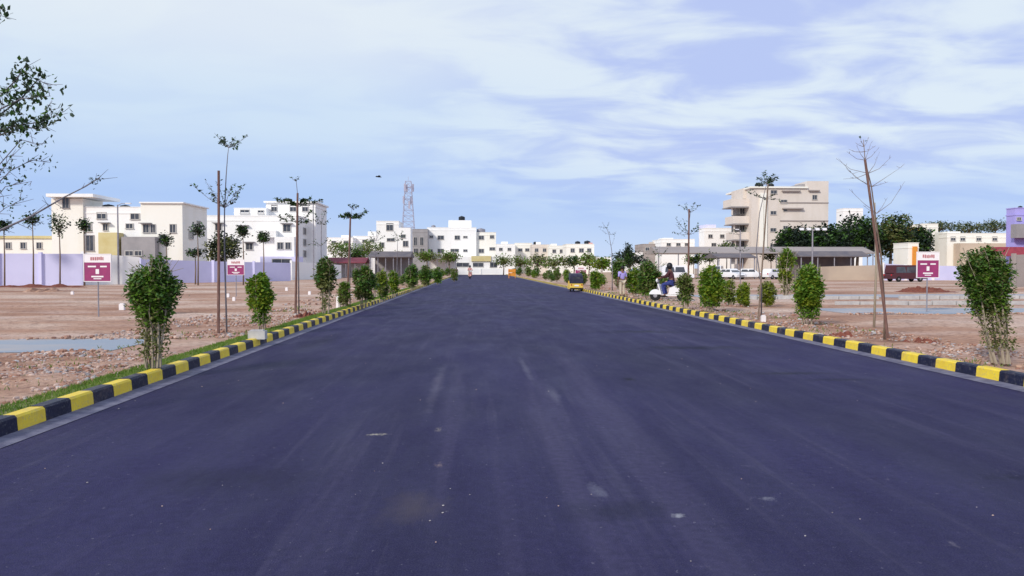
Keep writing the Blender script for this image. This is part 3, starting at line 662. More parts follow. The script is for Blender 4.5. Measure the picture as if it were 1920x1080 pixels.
for i, (px, cz, rx, rz, Y, lab) in enumerate([(1362, 464, 16, 10, 125, 'dark small tree before the white house and apartment block'), (1330, 482, 20, 8, 118, 'low green tree beneath the long grey shed roof'), (1300, 486, 14, 7, 112, 'little green tree left of the parked white cars'), (1445, 478, 18, 10, 120, 'low grey green tree at the foot of the apartment block')]):
    tree('low_tree', px, 515, cz, rx, rz, lab, n=600, ls=.36, mix=('leafk', 'leafo', 'leafl'), Y=Y, group='low trees before the right houses', seed=70+i)

# ------------------------------------------------------------------ buildings
class Bld:
    def __init__(s, name, label, Y, pxc, cat='building', group=None):
        s.Y = Y; s.o = Vector((XX(pxc, Y), Y, 0)); s.r = empty(name, s.o, label, cat, group)
    def block(s, p0, p1, top, m='white', bot=None, name='wall', dy=0, depth=9, over=0, parapet=True):
        Y = s.Y+dy; x0, x1 = XX(p0, Y)-s.o.x, XX(p1, Y)-s.o.x; zt = ZZ(top, (p0+p1)/2, Y); zb = 0 if bot is None else ZZ(bot, (p0+p1)/2, Y)
        b = MB(); b.box(x0, x1, dy, dy+depth, zb, zt, m)
        if parapet and name == 'wall':
            b.box(x0-.06, x1+.06, dy-.06, dy+depth+.06, zt-.75, zt-.6, m)
            b.box(x0-.05, x1+.05, dy-.05, dy+depth+.05, zt+.003, zt+.10, m)
        return b.build(name, s.r)
    def slab(s, p0, p1, t, bo, m='white', dy=-1, depth=6, name='roof_slab'): return s.block(p0, p1, t, m, bo, name, dy, depth)
    def win(s, p0, t, p1, bo, dy=0, hood=False, side=False, m='frame'):
        Y = s.Y+dy; pc = (p0+p1)/2; x0, x1 = XX(p0, Y)-s.o.x, XX(p1, Y)-s.o.x; z1, z0 = ZZ(t, pc, Y), ZZ(bo, pc, Y); f_ = min(.09, (x1-x0)*.12)
        b = MB(); yf = dy-.10
        b.box(x0-f_, x0, yf, dy-.004, z0, z1, m); b.box(x1, x1+f_, yf, dy-.004, z0, z1, m); b.box(x0-f_, x1+f_, yf, dy-.004, z1, z1+f_, m); b.box(x0-f_*1.5, x1+f_*1.5, yf-.06, dy-.004, z0-f_, z0, m)
        b.box((x0+x1)/2-.025, (x0+x1)/2+.025, dy-.07, dy-.004, z0, z1, m)
        if hood: b.box(x0-.35, x1+.35, dy-.65, dy-.004, z1+f_+.02, z1+f_+.12, 'grey')
        wo_ = b.build('window', s.r); g = MB(); g.box(x0, x1, dy-.035, dy-.004, z0, z1, 'glass'); g.build('pane', wo_)
    def sidewin(s, px, ya, yb, t, bo, name='window'):
        """window on the side wall at photo column px of the front edge; ya,yb depth behind the front"""
        x = XX(px, s.Y)-s.o.x; sg = 1 if px < 893 else -1; z1, z0 = ZZ(t, px, s.Y), ZZ(bo, px, s.Y); b = MB(); a, c = sorted((x+sg*.004, x+sg*.10))
        b.box(a, c, ya-.08, ya, z0, z1, 'frame'); b.box(a, c, yb, yb+.08, z0, z1, 'frame'); b.box(a, c, ya-.08, yb+.08, z1, z1+.08, 'frame'); b.box(a, c, ya-.08, yb+.08, z0-.08, z0, 'frame')
        wo_ = b.build('window', s.r); g = MB(); a, c = sorted((x+sg*.004, x+sg*.04)); g.box(a, c, ya, yb, z0, z1, 'glass'); g.build('pane', wo_)
def tank(px, t, bo, hw, Y, label, dy=2, m='tank'):
    z1, z0 = ZZ(t, px, Y+dy), ZZ(bo, px, Y+dy); rr = hw/F*Y; h = z1-z0; b = MB()
    b.lathe((0, 0, 0), [(rr, 0), (rr, h*.25), (rr*1.03, h*.28), (rr, h*.31), (rr, h*.55), (rr*1.03, h*.58), (rr, h*.61), (rr*.98, h*.75), (rr*.6, h*.9), (rr*.28, h*.94), (rr*.26, h)], m, 14)
    one(b, 'water_tank', label, 'water tank', 'rooftop water tanks', loc=(XX(px, Y+dy), Y+dy, z0), smooth=False)

A = Bld('apartment_house', 'cream three storey house with flat roofed stair tower behind the lilac wall', 95, 240)
A.block(98, 157, 372, 'cream', depth=5, parapet=False); A.slab(88, 176, 363, 369, 'white', -1.2, 7); A.win(120, 369, 131, 390, m='grey')
A.block(157, 265, 389, 'white', dy=.3, depth=8.0); A.block(265, 343, 381, 'cream', depth=8.5, parapet=False)
A.slab(262, 345, 378.5, 381, 'white', -.3, 9, 'cornice')
A.win(184, 399, 200, 410, .3); A.win(195, 420, 203, 432, .3, True); A.win(247, 401, 262, 411, .3); A.win(238, 420, 250, 428, .3); A.win(270, 421, 280, 436, 0, True); A.win(284, 421, 292, 436, 0, False)
A.win(160, 418, 172, 434, .3); A.win(163, 442, 176, 470, .3, m='grey')
A.block(185, 220, 436, 'ochre', name='stair_panel', dy=-1.5, depth=1.7); A.block(228, 291, 444, 'grey', name='porch', dy=-1.2, depth=1.1); A.win(236, 471, 250, 479, -1.2); A.win(254, 471, 266, 479, -1.2)
A.win(300, 440, 312, 455); A.win(320, 421, 330, 436)
A.sidewin(343, 2.0, 3.4, 432, 446); A.sidewin(343, 4.8, 5.8, 410, 424)
tank(205, 383, 392, 10, 95, 'black tank pair end, left on the cream house roof', 1); tank(236, 384, 393, 9, 95, 'black roof tank right of the flag pole on the cream house', 1)
b = Bld('low_house', 'low cream house with yellow parapet band at the left edge behind the lilac wall', 99, 30)
b.block(-110, 99, 447, 'cream', parapet=False); b.slab(-112, 101, 442, 447, 'ochre', -.2, 9.4, 'parapet'); [b.win(x, 455, x+9, 466) for x in (12, 40, 70)]
B = Bld('white_apartment_house', 'white stepped apartment house left of the road with lilac shaded side', 116, 470)
B.block(385, 560, 405, 'white', depth=20); B.block(440, 500, 391, 'white', dy=3, depth=9); B.block(500, 592, 379, 'white', dy=5, depth=9)
B.slab(495, 594, 377, 380, 'white', 4.6, 10); B.block(478, 518, 432, 'white', name='balcony', dy=-1.2, depth=1.1, bot=445); B.block(515, 552, 444, 'white', name='bay', dy=-1.8, depth=1.7, parapet=False)
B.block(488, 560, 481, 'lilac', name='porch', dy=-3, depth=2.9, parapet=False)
for q in [(449, 425, 463, 437), (486, 436, 500, 450), (532, 421, 545, 434), (405, 420, 416, 432), (432, 452, 444, 464), (462, 456, 474, 468), (410, 452, 420, 466)]: B.win(*q, 0, True)
B.win(521, 455, 531, 467, -1.8); B.win(536, 455, 545, 467, -1.8); B.win(452, 394, 468, 401, 3); B.win(485, 395, 495, 401, 3); B.win(510, 385, 520, 396, 5); B.win(545, 385, 556, 396, 5); B.win(568, 385, 578, 396, 5)
B.win(511, 486, 545, 493, -3); 
for k_ in range(3):
    for h in range(3): B.sidewin(560, 3+k_*5.5, 4.8+k_*5.5, 425+h*22, 437+h*22)
tank(540, 372, 377, 9, 121, 'dark low tank on the highest white roof of the left', 6); tank(572, 372, 377, 7, 121, 'dark low tank at the right end of the highest white roof', 6)
G2 = 'pale houses along the skyline'
def house(p0, p1, top, Y, m, label, wins=(), depth=10, extra=(), name='house'):
    h = Bld(name, label, Y, (p0+p1)/2, 'house', G2); depth = depth if p0 < 1300 else 4; h.block(p0, p1, top, m, depth=depth)
    for q in extra: h.block(q[0], q[1], q[2], q[3], dy=q[4] if len(q) > 4 else 1, depth=5, name='stair_head' if q[2] < top else 'annexe', parapet=False)
    for q in wins: h.win(*q)
    return h
house(612, 662, 446, 185, 'white', 'low white house left of the third staked tree', [(622, 452, 630, 457), (645, 451, 653, 457)], extra=[(640, 655, 441, 'white')])
house(662, 706, 443, 190, 'white', 'long low white house left of the narrow tall house', [(680, 450, 688, 454), (694, 450, 702, 454)], extra=[(690, 705, 434, 'white')])
H = house(706, 748, 415, 170, 'white', 'tall narrow white house with one big top window, left of the lattice tower', [(725, 419, 737, 432), (726, 447, 740, 452), (712, 455, 720, 464)], extra=[(748, 770, 427, 'white', 0)])
H.win(752, 440, 760, 446); H.win(756, 452, 765, 462)
h = house(771, 802, 430, 196, 'grey', 'grey concrete house squeezed left of the big white building', [(776, 445, 782, 460), (788, 445, 794, 460), (776, 466, 784, 476), (788, 466, 796, 476)])
D = Bld('large_white_building', 'largest white building at the end of the road with raised stair block', 200, 850)
D.block(801, 893, 427, 'white', depth=14); D.block(841, 884, 413, 'white', dy=2, depth=6, parapet=False); D.block(893, 930, 436, 'cream', dy=1, depth=12)
for q in [(806, 442, 812, 446), (821, 442, 832, 449), (853, 442, 862, 449), (869, 443, 876, 446), (821, 467, 832, 474), (845, 467, 860, 472), (869, 468, 876, 472), (804, 468, 811, 473)]: D.win(*q)
for q in [(898, 442, 907, 449), (898, 467, 907, 474), (919, 441, 926, 447), (918, 464, 928, 469)]: D.win(*q, 1)
D.block(845, 932, 481, 'white', name='annexe', dy=-5, depth=4.8, parapet=False); D.block(884, 921, 480, 'ochre', 490, 'sign_band', -5.4, .35)
for q in [(856, 493, 879, 500), (887, 493, 906, 500), (919, 492, 932, 501)]: D.win(*q, -5)
tank(866, 405, 413, 6, 203, 'black water tank on top of the largest white building'); tank(902, 428, 436, 8, 203, 'grey roof tank right of the largest white building', m='steel')
tank(813, 422, 427, 4, 200, 'small grey tank at the left corner of the largest white building', m='steel')
for i, (p0, p1, t, Y, m, lab, ex, ws) in enumerate([
    (931, 966, 458, 235, 'white', 'small white house right after the largest white building', [(940, 952, 453, 'white')], [(936, 465, 942, 470), (952, 465, 958, 470)]),
    (966, 998, 456, 240, 'cream', 'cream house with grey roof tank left of the right skyline row', [], [(972, 466, 979, 471), (985, 466, 992, 471)]),
    (998, 1030, 459, 228, 'beige', 'beige two storey house in the middle of the skyline row', [(1005, 1014, 454, 'white')], [(1003, 466, 1009, 472), (1018, 466, 1024, 472), (1004, 480, 1010, 486)]),
    (1030, 1062, 461, 222, 'cream', 'yellowish house left of the two tanks on the skyline', [(1034, 1044, 457, 'cream')], [(1036, 468, 1042, 474), (1050, 468, 1056, 474), (1050, 482, 1056, 488)]),
    (1062, 1114, 458, 200, 'cream', 'cream house topped by two black tanks at the right end of the row', [(1104, 1111, 455, 'pink', .8)], [(1070, 466, 1077, 473), (1086, 466, 1094, 473), (1101, 466, 1108, 473), (1075, 480, 1083, 487)]),
    (1114, 1146, 483, 190, 'white', 'low white house beside the thin young tree on the right', [], [(1120, 488, 1126, 492)]),
    (1184, 1205, 474, 170, 'white', 'tiny white house right of the cypress', [], [(1188, 479, 1193, 483)]),
    (1205, 1242, 458, 178, 'brown', 'brown unplastered house on the right skyline', [(1225, 1238, 453, 'beige')], [(1210, 464, 1217, 470), (1228, 464, 1234, 470)]),
    (1240, 1302, 449, 172, 'white', 'wide white house behind the wispy young tree on the right', [(1244, 1262, 446, 'cream')], [(1250, 456, 1257, 461), (1268, 456, 1275, 461), (1284, 456, 1291, 461)]),
    (1320, 1388, 428, 168, 'white', 'white house stepping down beside the beige apartment block', [(1322, 1342, 421, 'lilac', 1)], [(1328, 440, 1335, 446), (1350, 440, 1357, 446), (1368, 440, 1375, 446), (1334, 456, 1342, 462)]),
    (1580, 1617, 391, 205, 'white', 'small white rooftop block rising above the rain trees', [], []),
    (1700, 1732, 428, 150, 'orange', 'orange yellow house peeping over the rain trees', [(1706, 1718, 424, 'cream')], [(1708, 440, 1714, 447)]),
    (1728, 1758, 420, 154, 'cream', 'pale yellow house right of the orange yellow house', [], [(1738, 430, 1745, 438)]),
    (1702, 1722, 456, 112, 'cream', 'small cream and orange house behind the dark red truck', [(1712, 1720, 462, 'orange', -.3)], [])]):
    house(p0, p1, t, Y, m, lab, ws, 9, ex)
tank(1083, 452, 458, 5, 200, 'left of the two black tanks on the skyline row'); tank(1101, 451, 458, 6, 200, 'right of the two black tanks on the skyline row'); tank(1003, 453, 459, 3, 228, 'tiny tank on the beige two storey house')
# beige apartment tower with projecting balconies
T = Bld('apartment_tower', 'tall beige five storey apartment block with dark balconies on its left side', 150, 1480)
T.block(1408, 1512, 353, 'beige', depth=10, parapet=False); T.block(1512, 1552, 339.5, 'beige', depth=6, parapet=False); T.slab(1498, 1513, 345, 352, 'grey', 1, 6, 'canopy')
T.slab(1406, 1514, 349.5, 352.6, 'cream', -.4, 15, 'cornice')
for y in (379, 413): T.slab(1462, 1552.6, y, y+2.2, 'brown', -.10, .3, 'band')
T.slab(1466, 1500, 357, 359, 'brown', -.5, .5, 'sunshade'); T.slab(1516, 1536, 356, 358.5, 'brown', -.5, .5, 'sunshade')
T.slab(1468, 1506, 389.5, 392, 'brown', -.7, .7, 'sunshade')
for q in [(1444, 357, 1455, 363), (1463, 375, 1474, 381), (1444, 396, 1454, 402), (1444, 428, 1454, 434), (1444, 458, 1453, 464), (1468, 392, 1474, 396), (1468, 424, 1476, 430), (1522, 366, 1530, 374)]: T.win(*q)
for q in [(1424, 362, 1431, 470), (1432, 362, 1438, 470)]: T.slab(q[0], q[2], q[1], q[3], 'cream', -.3, .29, 'pilaster')
for k_, (t, p0) in enumerate(((372, 1370), (404, 1374), (434, 1376), (464, 1378))):
    o_ = T.block(p0, 1407, t+1, 'beige', t+15, 'balcony', dy=1.5, depth=5, parapet=False)
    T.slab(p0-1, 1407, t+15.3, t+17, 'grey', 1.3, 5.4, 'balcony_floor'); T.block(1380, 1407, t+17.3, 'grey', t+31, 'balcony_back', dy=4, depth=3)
    T.block(p0+2, p0+3.4, t+17.3, 'beige', t+31, 'balcony_post', dy=2, depth=.5); T.win(1386, t+19, 1396, t+29, 4)
T.block(1392, 1408, 353, 'beige', 372.5, 'stair_head', dy=3, depth=7)
tank(1422, 343, 352, 8, 150, 'left black tank on the beige apartment roof'); tank(1444, 344, 352, 6, 150, 'right black tank on the beige apartment roof'); tank(1400, 350, 357, 5, 152, 'small black tank on the step of the apartment roof')
b = Bld('lilac_building', 'lilac purple building with red awning at the right edge', 80, 1940, 'building')
b.block(1901, 1990, 391, 'lilac2', depth=1.3); b.win(1905, 408, 1912, 413); b.block(1905, 1990, 420, 'grey', 446, 'balcony', -1, .9)
b.slab(1872, 1990, 463, 480, 'reddish', -3, 2.9, 'awning'); b.win(1893, 484, 1910, 496)
tank(1911, 386, 392, 4, 81, 'tiny tank on the lilac purple building')
b = Bld('long_cream_house', 'long low cream house on the right under the skyline trees', 132, 1830, 'house')
b.block(1775, 1892, 438, 'cream', depth=2.5); b.block(1777, 1800, 434, 'cream', dy=1, name='stair_head', depth=4); b.block(1800, 1892, 456, 'tan', dy=-2, depth=1.9, name='porch', parapet=False); [b.win(x, 444, x+8, 451) for x in (1782, 1800, 1830, 1860)]

# sheds
def shed(p0, p1, top, eave, bot, Y, roofm, wallm, label, posts=6, depth=8, wall=True, group=None):
    x0, x1 = XX(p0, Y), XX(p1, Y); xc = (x0+x1)/2; r = empty('open_shed', (xc, Y, 0), label, 'shed', group)
    zt, ze = ZZ(top, (p0+p1)/2, Y), ZZ(eave, (p0+p1)/2, Y); b = MB(); x0 -= xc; x1 -= xc
    b.v += [(x0, 0, ze), (x1, 0, ze), (x1, depth/2, zt+.3), (x0, depth/2, zt+.3), (x0, depth, ze), (x1, depth, ze), (x0, 0, ze-.12), (x1, 0, ze-.12), (x0, depth, ze-.12), (x1, depth, ze-.12)]
    k_ = b.mi(roofm)
    for q in ((0, 1, 2, 3), (3, 2, 5, 4), (6, 7, 1, 0), (8, 6, 0, 4), (7, 9, 5, 1), (0, 3, 4), (1, 5, 2), (6, 8, 9, 7)): b.f.append(q); b.m.append(k_)
    b.build('roof', r)
    for i in range(posts):
        b = MB(); x = x0+.3+(x1-x0-.6)*i/(posts-1); b.tube([(x, .3, 0), (x, .3, ze-.121)], .08, 'steel', n=6); b.build('post', r)
    if wall:
        b = MB(); b.box(x0+.2, x1-.2, depth-.5, depth-.3, 0, ze-.122, wallm); b.build('wall', r)
shed(1232, 1642, 465, 474, 500, 118, 'brown', 'grey', 'very long low grey brown shed roof crossing behind the right verge', 12, 8, False)
shed(1500, 1632, 474, 480, 500, 112, 'dgrey', 'dgrey', 'dark open shed right of the full green bush', 5, 5)
shed(690, 770, 474, 481, 505, 120, 'dgrey', 'grey', 'grey open shed with dark roof beyond the left bushes', 6, 7)
shed(610, 686, 486, 492, 505, 122, 'maroonroof', 'white', 'low shed with maroon roof and white wall on the left', 5, 6)
shed(800, 856, 481, 484, 500, 170, 'grey', 'white', 'small grey roofed shed in front of the largest white building', 4, 6)
shed(1345, 1420, 478, 482, 505, 108, 'dgrey', 'white', 'open car shelter above the parked white cars', 4, 7, False)

# compound walls
def wall(name, pts, m, label, post=None, th=.15, group=None, cap=None):
    """pts: (px, Y, top row)"""
    P = [(XX(p, Y), Y, ZZ(t, p, Y)) for p, Y, t in pts]; o0 = Vector((P[0][0], P[0][1], 0)); r = empty(name, o0, label, 'wall', group)
    b = MB()
    for (xa, ya, za), (xb, yb, zb) in zip(P[:-1], P[1:]):
        d = Vector((xb-xa, yb-ya, 0)); n_ = Vector((-d.y, d.x, 0)).normalized()*th; a = Vector((xa, ya, 0))-o0; c = Vector((xb, yb, 0))-o0
        v = [a, c, c+n_, a+n_, a+Vector((0, 0, za)), c+Vector((0, 0, zb)), c+n_+Vector((0, 0, zb)), a+n_+Vector((0, 0, za))]
        i = len(b.v); b.v += [tuple(q) for q in v]
        for q in ((0, 3, 2, 1), (4, 5, 6, 7), (0, 1, 5, 4), (1, 2, 6, 5), (2, 3, 7, 6), (3, 0, 4, 7)): b.f.append(tuple(i+t for t in q)); b.m.append(b.mi(m))
    b.build('wall_panel', r)
    if post:
        for (xa, ya, za), (xb, yb, zb) in zip(P[:-1], P[1:]):
            n_ = max(1, int(Vector((xb-xa, yb-ya)).length/post))
            for i in range(n_):
                t = i/n_; x, y, z = xa+(xb-xa)*t-o0.x, ya+(yb-ya)*t-o0.y, za+(zb-za)*t
                q = MB(); q.box(x-.13, x+.13, y-.16, y+.10, 0, z+.12, cap or m); q.build('pillar', r)
    return r
wall('compound_wall', [(-260, 66, 474), (155, 70, 476)], 'lilac', 'lilac compound wall panels at the left edge behind the bare plots', 3.0)
wall('compound_wall', [(156, 71, 474), (262, 73, 482)], 'white', 'white stretch of compound wall behind the nearest maroon sign', 4.0)
wall('compound_wall', [(263, 78, 486), (400, 84, 490), (545, 92, 493)], 'lilac', 'long lilac compound wall right of the white stretch', 5.0)
wall('compound_wall', [(546, 98, 490), (640, 112, 497)], 'white', 'pale compound wall stub reaching the third staked tree', 5.0)
wall('compound_wall', [(1540, 92, 500), (1652, 94, 497)], 'tan', 'low tan earth coloured wall left of the leafless tree', None)
wall('compound_wall', [(1655, 92, 494), (1698, 93, 497), (1800, 94, 499)], 'lilac', 'pale lilac wall behind the maroon sign on the right', 3.5, cap='white')
wall('end_wall', [(846, 194.2, 504), (957, 194.2, 504)], 'white', 'low white wall closing the far end of the road', 6)
wall('compound_wall', [(1120, 88, 511), (1180, 90, 509), (1240, 92, 508)], 'tan', 'low brown wall behind the person in lavender', None)
wall('compound_wall', [(1900, 60, 478), (2100, 62, 470)], 'brown', 'brown wall at the right edge beyond the nearest right bush', 4)

# ------------------------------------------------------------------ things
def signboard(px0, px1, t, mid, bo, base, label):
    Y = (EYE-.1)*F/(base-503.0); xc = XX((px0+px1)/2, Y); r = empty('signboard', (xc, Y, .1), label, 'sign', 'maroon plot signs'); hw = (px1-px0)/2/F*Y
    zt, zm, zb = [ZZ(q, px0, Y)-.1 for q in (t, mid, bo)]
    b = MB(); b.tube([(0, .04, -.2), (0, .04, zb+.2)], .022, 'steel', n=8); b.build('post', r)
    b = MB(); b.box(-hw, hw, 0, .025, zb, zm-.003, 'maroon'); p = b.build('sign_panel', r)
    b = MB(); h = zm-zb
    b.box(-hw*.72, -hw*.10, -.006, 0, zb+h*.74, zb+h*.82, 'sign'); b.box(hw*.22, hw*.72, -.006, 0, zb+h*.74, zb+h*.82, 'sign')
    b.box(-hw*.13, hw*.13, -.006, 0, zb+h*.38, zb+h*.64, 'sign'); b.box(-hw*.46, hw*.46, -.006, 0, zb+h*.20, zb+h*.28, 'sign'); b.box(-hw*.30, hw*.30, -.006, 0, zb+h*.10, zb+h*.15, 'sign'); b.build('lettering', p)
    b = MB(); b.box(-hw, hw, -.002, .027, zm, zt, 'sign'); p = b.build('header_panel', r)
    b = MB(); h = zt-zm
    x = -hw*.52
    while x < hw*.5: ww = random.uniform(.05, .09)*hw*1.6; b.box(x, x+ww, -.008, -.002, zm+h*random.uniform(.26, .34), zm+h*random.uniform(.62, .72), 'signred'); x += ww*1.35
    b.build('lettering', p)
    b = MB(); f_ = .02
    for a, c, d, e in ((-hw-f_, -hw-.001, zb-f_, zt+f_), (hw+.001, hw+f_, zb-f_, zt+f_), (-hw, hw, zt+.001, zt+f_), (-hw, hw, zb-f_, zb-.001)): b.box(a, c, -.01, .035, d, e, 'sign')
    b.build('frame', r)
signboard(159, 206, 477, 492, 527, 592, 'maroon signboard with white header on a thin post before the white wall on the left')
signboard(427, 457, 487, 497, 515, 556, 'smaller distant maroon signboard left of the bright green oval bush')
signboard(1719, 1761, 473, 488, 520, 588, 'maroon signboard with white header on the right plot beside the red soil mound')
signboard(1079, 1099, 500, 506, 513, 530, 'tiny pinkish signboard above the auto rickshaw')
signboard(1148, 1164, 506, 511, 519, 540, 'tiny pink signboard beside the person in lavender')

# stones, markers
for px, py, s_, lab in [(135, 552, .14, 'white marker stone left of the near maroon sign'), (228, 580, .17, 'white marker stone beside the nearest left bush'), (427, 557, .14, 'upright white marker stone right of the tallest stake'),
                        (537, 545, .16, 'white marker stone before the pale wall on the left'), (438, 563, .12, 'flat pale stone right of the upright marker stone'), (580, 552, .14, 'pale stone left of the thin dark topped bush'),
                        (1432, 604, .12, 'small white stone at the foot of the pale leaning stake')]:
    Y = 1.5*F/(py-503); b = MB(); b.box(-s_*.5, s_*.5, -s_*.4, s_*.4, -.05, s_*1.3, 'sign'); b.box(-s_*.35, s_*.35, -s_*.3, s_*.3, s_*1.3+.002, s_*1.45, 'sign')
    one(b, 'marker_stone', lab, 'marker stone', 'white marker stones on the plots', loc=(XX(px, Y), Y, .1))
b = MB(); b.box(-.17, .17, -.10, .10, 0, .17, 'concrete'); b.box(-.13, .13, -.07, .07, .172, .19, 'concrete'); Y = 1.45*F/(634-503)
one(b, 'concrete_block', 'whitish concrete block lying behind the left kerb below the oval bush', 'block', loc=(XX(482, Y), Y, .15))
Y = 1.45*F/(574-503); b = MB(); b.tube([(0, 0, -.05), (0, 0, .38)], [.09, .08], 'sign', n=8); b.lathe((0, 0, .38), [(.08, 0), (.1, .02), (.03, .06)], 'sign', 8); one(b, 'kerb_post', 'short white post at the foot of the third stake', 'post', loc=(XX(650, Y)-.25, Y-.4, .1))
# soil mounds
def mound(p0, p1, Y, dep, h, m, label, seed):
    x0, x1 = XX(p0, Y), XX(p1, Y); b = MB(); nx, ny = 40, 12
    for j in range(ny+1):
        for i in range(nx+1):
            u, v = i/nx, j/ny; e = sin(pi*u)**.6*sin(pi*v)**.8
            b.v.append(((x1-x0)*(u-.5), dep*v, -.06+(h+.06)*e*(.55+.7*max(-.5, noise.fractal(Vector((u*9, v*3, seed)), 1, 2, 3)))))
    for j in range(ny):
        for i in range(nx): a = j*(nx+1)+i; b.f.append((a, a+1, a+nx+2, a+nx+1)); b.m.append(b.mi(m))
    one(b, 'soil_mound', label, 'soil mound', None, loc=((x0+x1)/2, Y, .10))
mound(1710, 1812, 46, 3, .42, 'redsoil', 'long low mound of dark red soil on the right plot', 1)
mound(-60, 150, 61, 3, .34, 'redsoil', 'dark brown bank of soil along the foot of the lilac wall at the left edge', 2)
mound(536, 600, 23.5, 1.0, .22, 'redsoil', 'small heap of red soil right of the second stake on the left verge', 3)
mound(1545, 1640, 16.2, .8, .13, 'redsoil', 'low ridge of red clods behind the right kerb left of the leafless tree', 4)
mound(1700, 1800, 14.6, .8, .12, 'redsoil', 'low ridge of red clods between the leafless tree and the nearest right bush', 5)
mound(20, 110, 50, 2.5, .3, 'soil', 'pale low hump of soil on the left plot left of the white stones', 6)
# telecom tower
Y = 250; zt = ZZ(340, 766, Y); r = empty('lattice_tower', (XX(766, Y), Y, 0), 'tall thin pinkish lattice telecom tower behind the narrow white house', 'tower'); n = 16
def tw_(z): return 1.9*(1-z/zt)+.9
for sx in (-1, 1):
    for sy in (-1, 1):
        b = MB(); b.tube([(sx*tw_(0), sy*tw_(0), 0), (sx*tw_(zt), sy*tw_(zt), zt)], .075, 'tower', n=5); b.build('leg', r)
b = MB()
for i in range(n):
    za, zb = zt*i/n, zt*(i+1)/n; a, c = tw_(za), tw_(zb)
    for (p, q) in (((-1, -1), (1, -1)), ((1, -1), (1, 1)), ((1, 1), (-1, 1)), ((-1, 1), (-1, -1))):
        b.tube([(p[0]*a, p[1]*a, za), (q[0]*c, q[1]*c, zb)], .035, 'tower', n=4); b.tube([(q[0]*a, q[1]*a, za), (p[0]*c, p[1]*c, zb)], .035, 'tower', n=4); b.tube([(p[0]*c, p[1]*c, zb), (q[0]*c, q[1]*c, zb)], .05, 'tower', n=4)
b.build('bracing', r)
for z_, a in ((zt*.93, 0), (zt*.93, 2), (zt*.93, 4), (zt*.80, 1), (zt*.80, 3), (zt*.74, 5)):
    b = MB(); c = Vector((1.5*cos(a), 1.5*sin(a), z_)); b.box(c.x-.3, c.x+.3, c.y-.2, c.y+.2, z_-1.2, z_+1.2, 'tower'); b.tube([(0, 0, z_), c], .08, 'tower', n=4); b.build('antenna', r)
b = MB(); b.tube([(0, 0, zt), (0, 0, zt+1.6)], .05, 'tower', n=5); b.build('mast', r)
# lamp mast with four floodlights
Y = 88; r = empty('lamp_mast', (XX(1523, Y), Y, 0), 'grey lamp mast with four floodlights before the dark rain trees', 'street lamp'); zt = ZZ(430, 1523, Y)
b = MB(); b.tube([(0, 0, 0), (0, 0, zt)], [.12, .08], 'steel', n=8); b.build('pole', r); b = MB(); b.tube([(-1.4, 0, zt), (1.4, 0, zt)], .05, 'steel', n=6); b.build('crossbar', r)
for x in (-1.35, -.5, .5, 1.35):
    b = MB(); b.v += [(x-.22, -.25, zt-.12), (x+.22, -.25, zt-.12), (x+.18, .2, zt+.05), (x-.18, .2, zt+.05), (x-.22, -.2, zt+.16), (x+.22, -.2, zt+.16), (x+.16, .2, zt+.18), (x-.16, .2, zt+.18)]
    for q in ((0, 3, 2, 1), (4, 5, 6, 7), (0, 1, 5, 4), (1, 2, 6, 5), (2, 3, 7, 6), (3, 0, 4, 7)): b.f.append(q); b.m.append(b.mi('lamp'))
    b.build('floodlight', r)
def lamp(px, t, Y, label, arm=.7):
    r = empty('street_lamp', (XX(px, Y), Y, 0), label, 'street lamp', 'plain lamp posts'); zt = ZZ(t, px, Y)
    b = MB(); b.tube([(0, 0, 0), (0, 0, zt)], [.09, .06], 'steel', n=8); b.build('pole', r)
    b = MB(); b.tube([(0, 0, zt-.05), (arm*.5, 0, zt+.12), (arm, 0, zt+.12)], .03, 'steel', n=6); b.build('arm', r); b = MB(); b.box(arm, arm+.5, -.1, .1, zt+.08, zt+.18, 'lamp'); b.build('lamp_head', r)
lamp(222, 384, 72, 'grey lamp post in front of the yellow panel of the cream house'); lamp(588, 380, 100, 'grey lamp post beside the lilac shaded side of the white house'); lamp(1388, 432, 100, 'grey lamp post before the balconies of the beige block', -.7)
# bird
b = MB(); p = W(710, 332, 60); b.tube([(-.22, 0, 0), (0, 0, .03), (.16, 0, .02), (.24, 0, 0)], [.01, .06, .04, .01], 'hair', n=7)
for s_ in (-1, 1): b.face([(-.06, 0, .03), (.12, 0, .03), (.05, s_*.28, .14), (-.08, s_*.5, .05), (-.1, s_*.25, .12)], 'hair')
one(b, 'bird', 'small dark bird flying in the open sky left of the lattice tower', 'bird', loc=p); bpy.data.objects['bird'].rotation_euler.z = .5

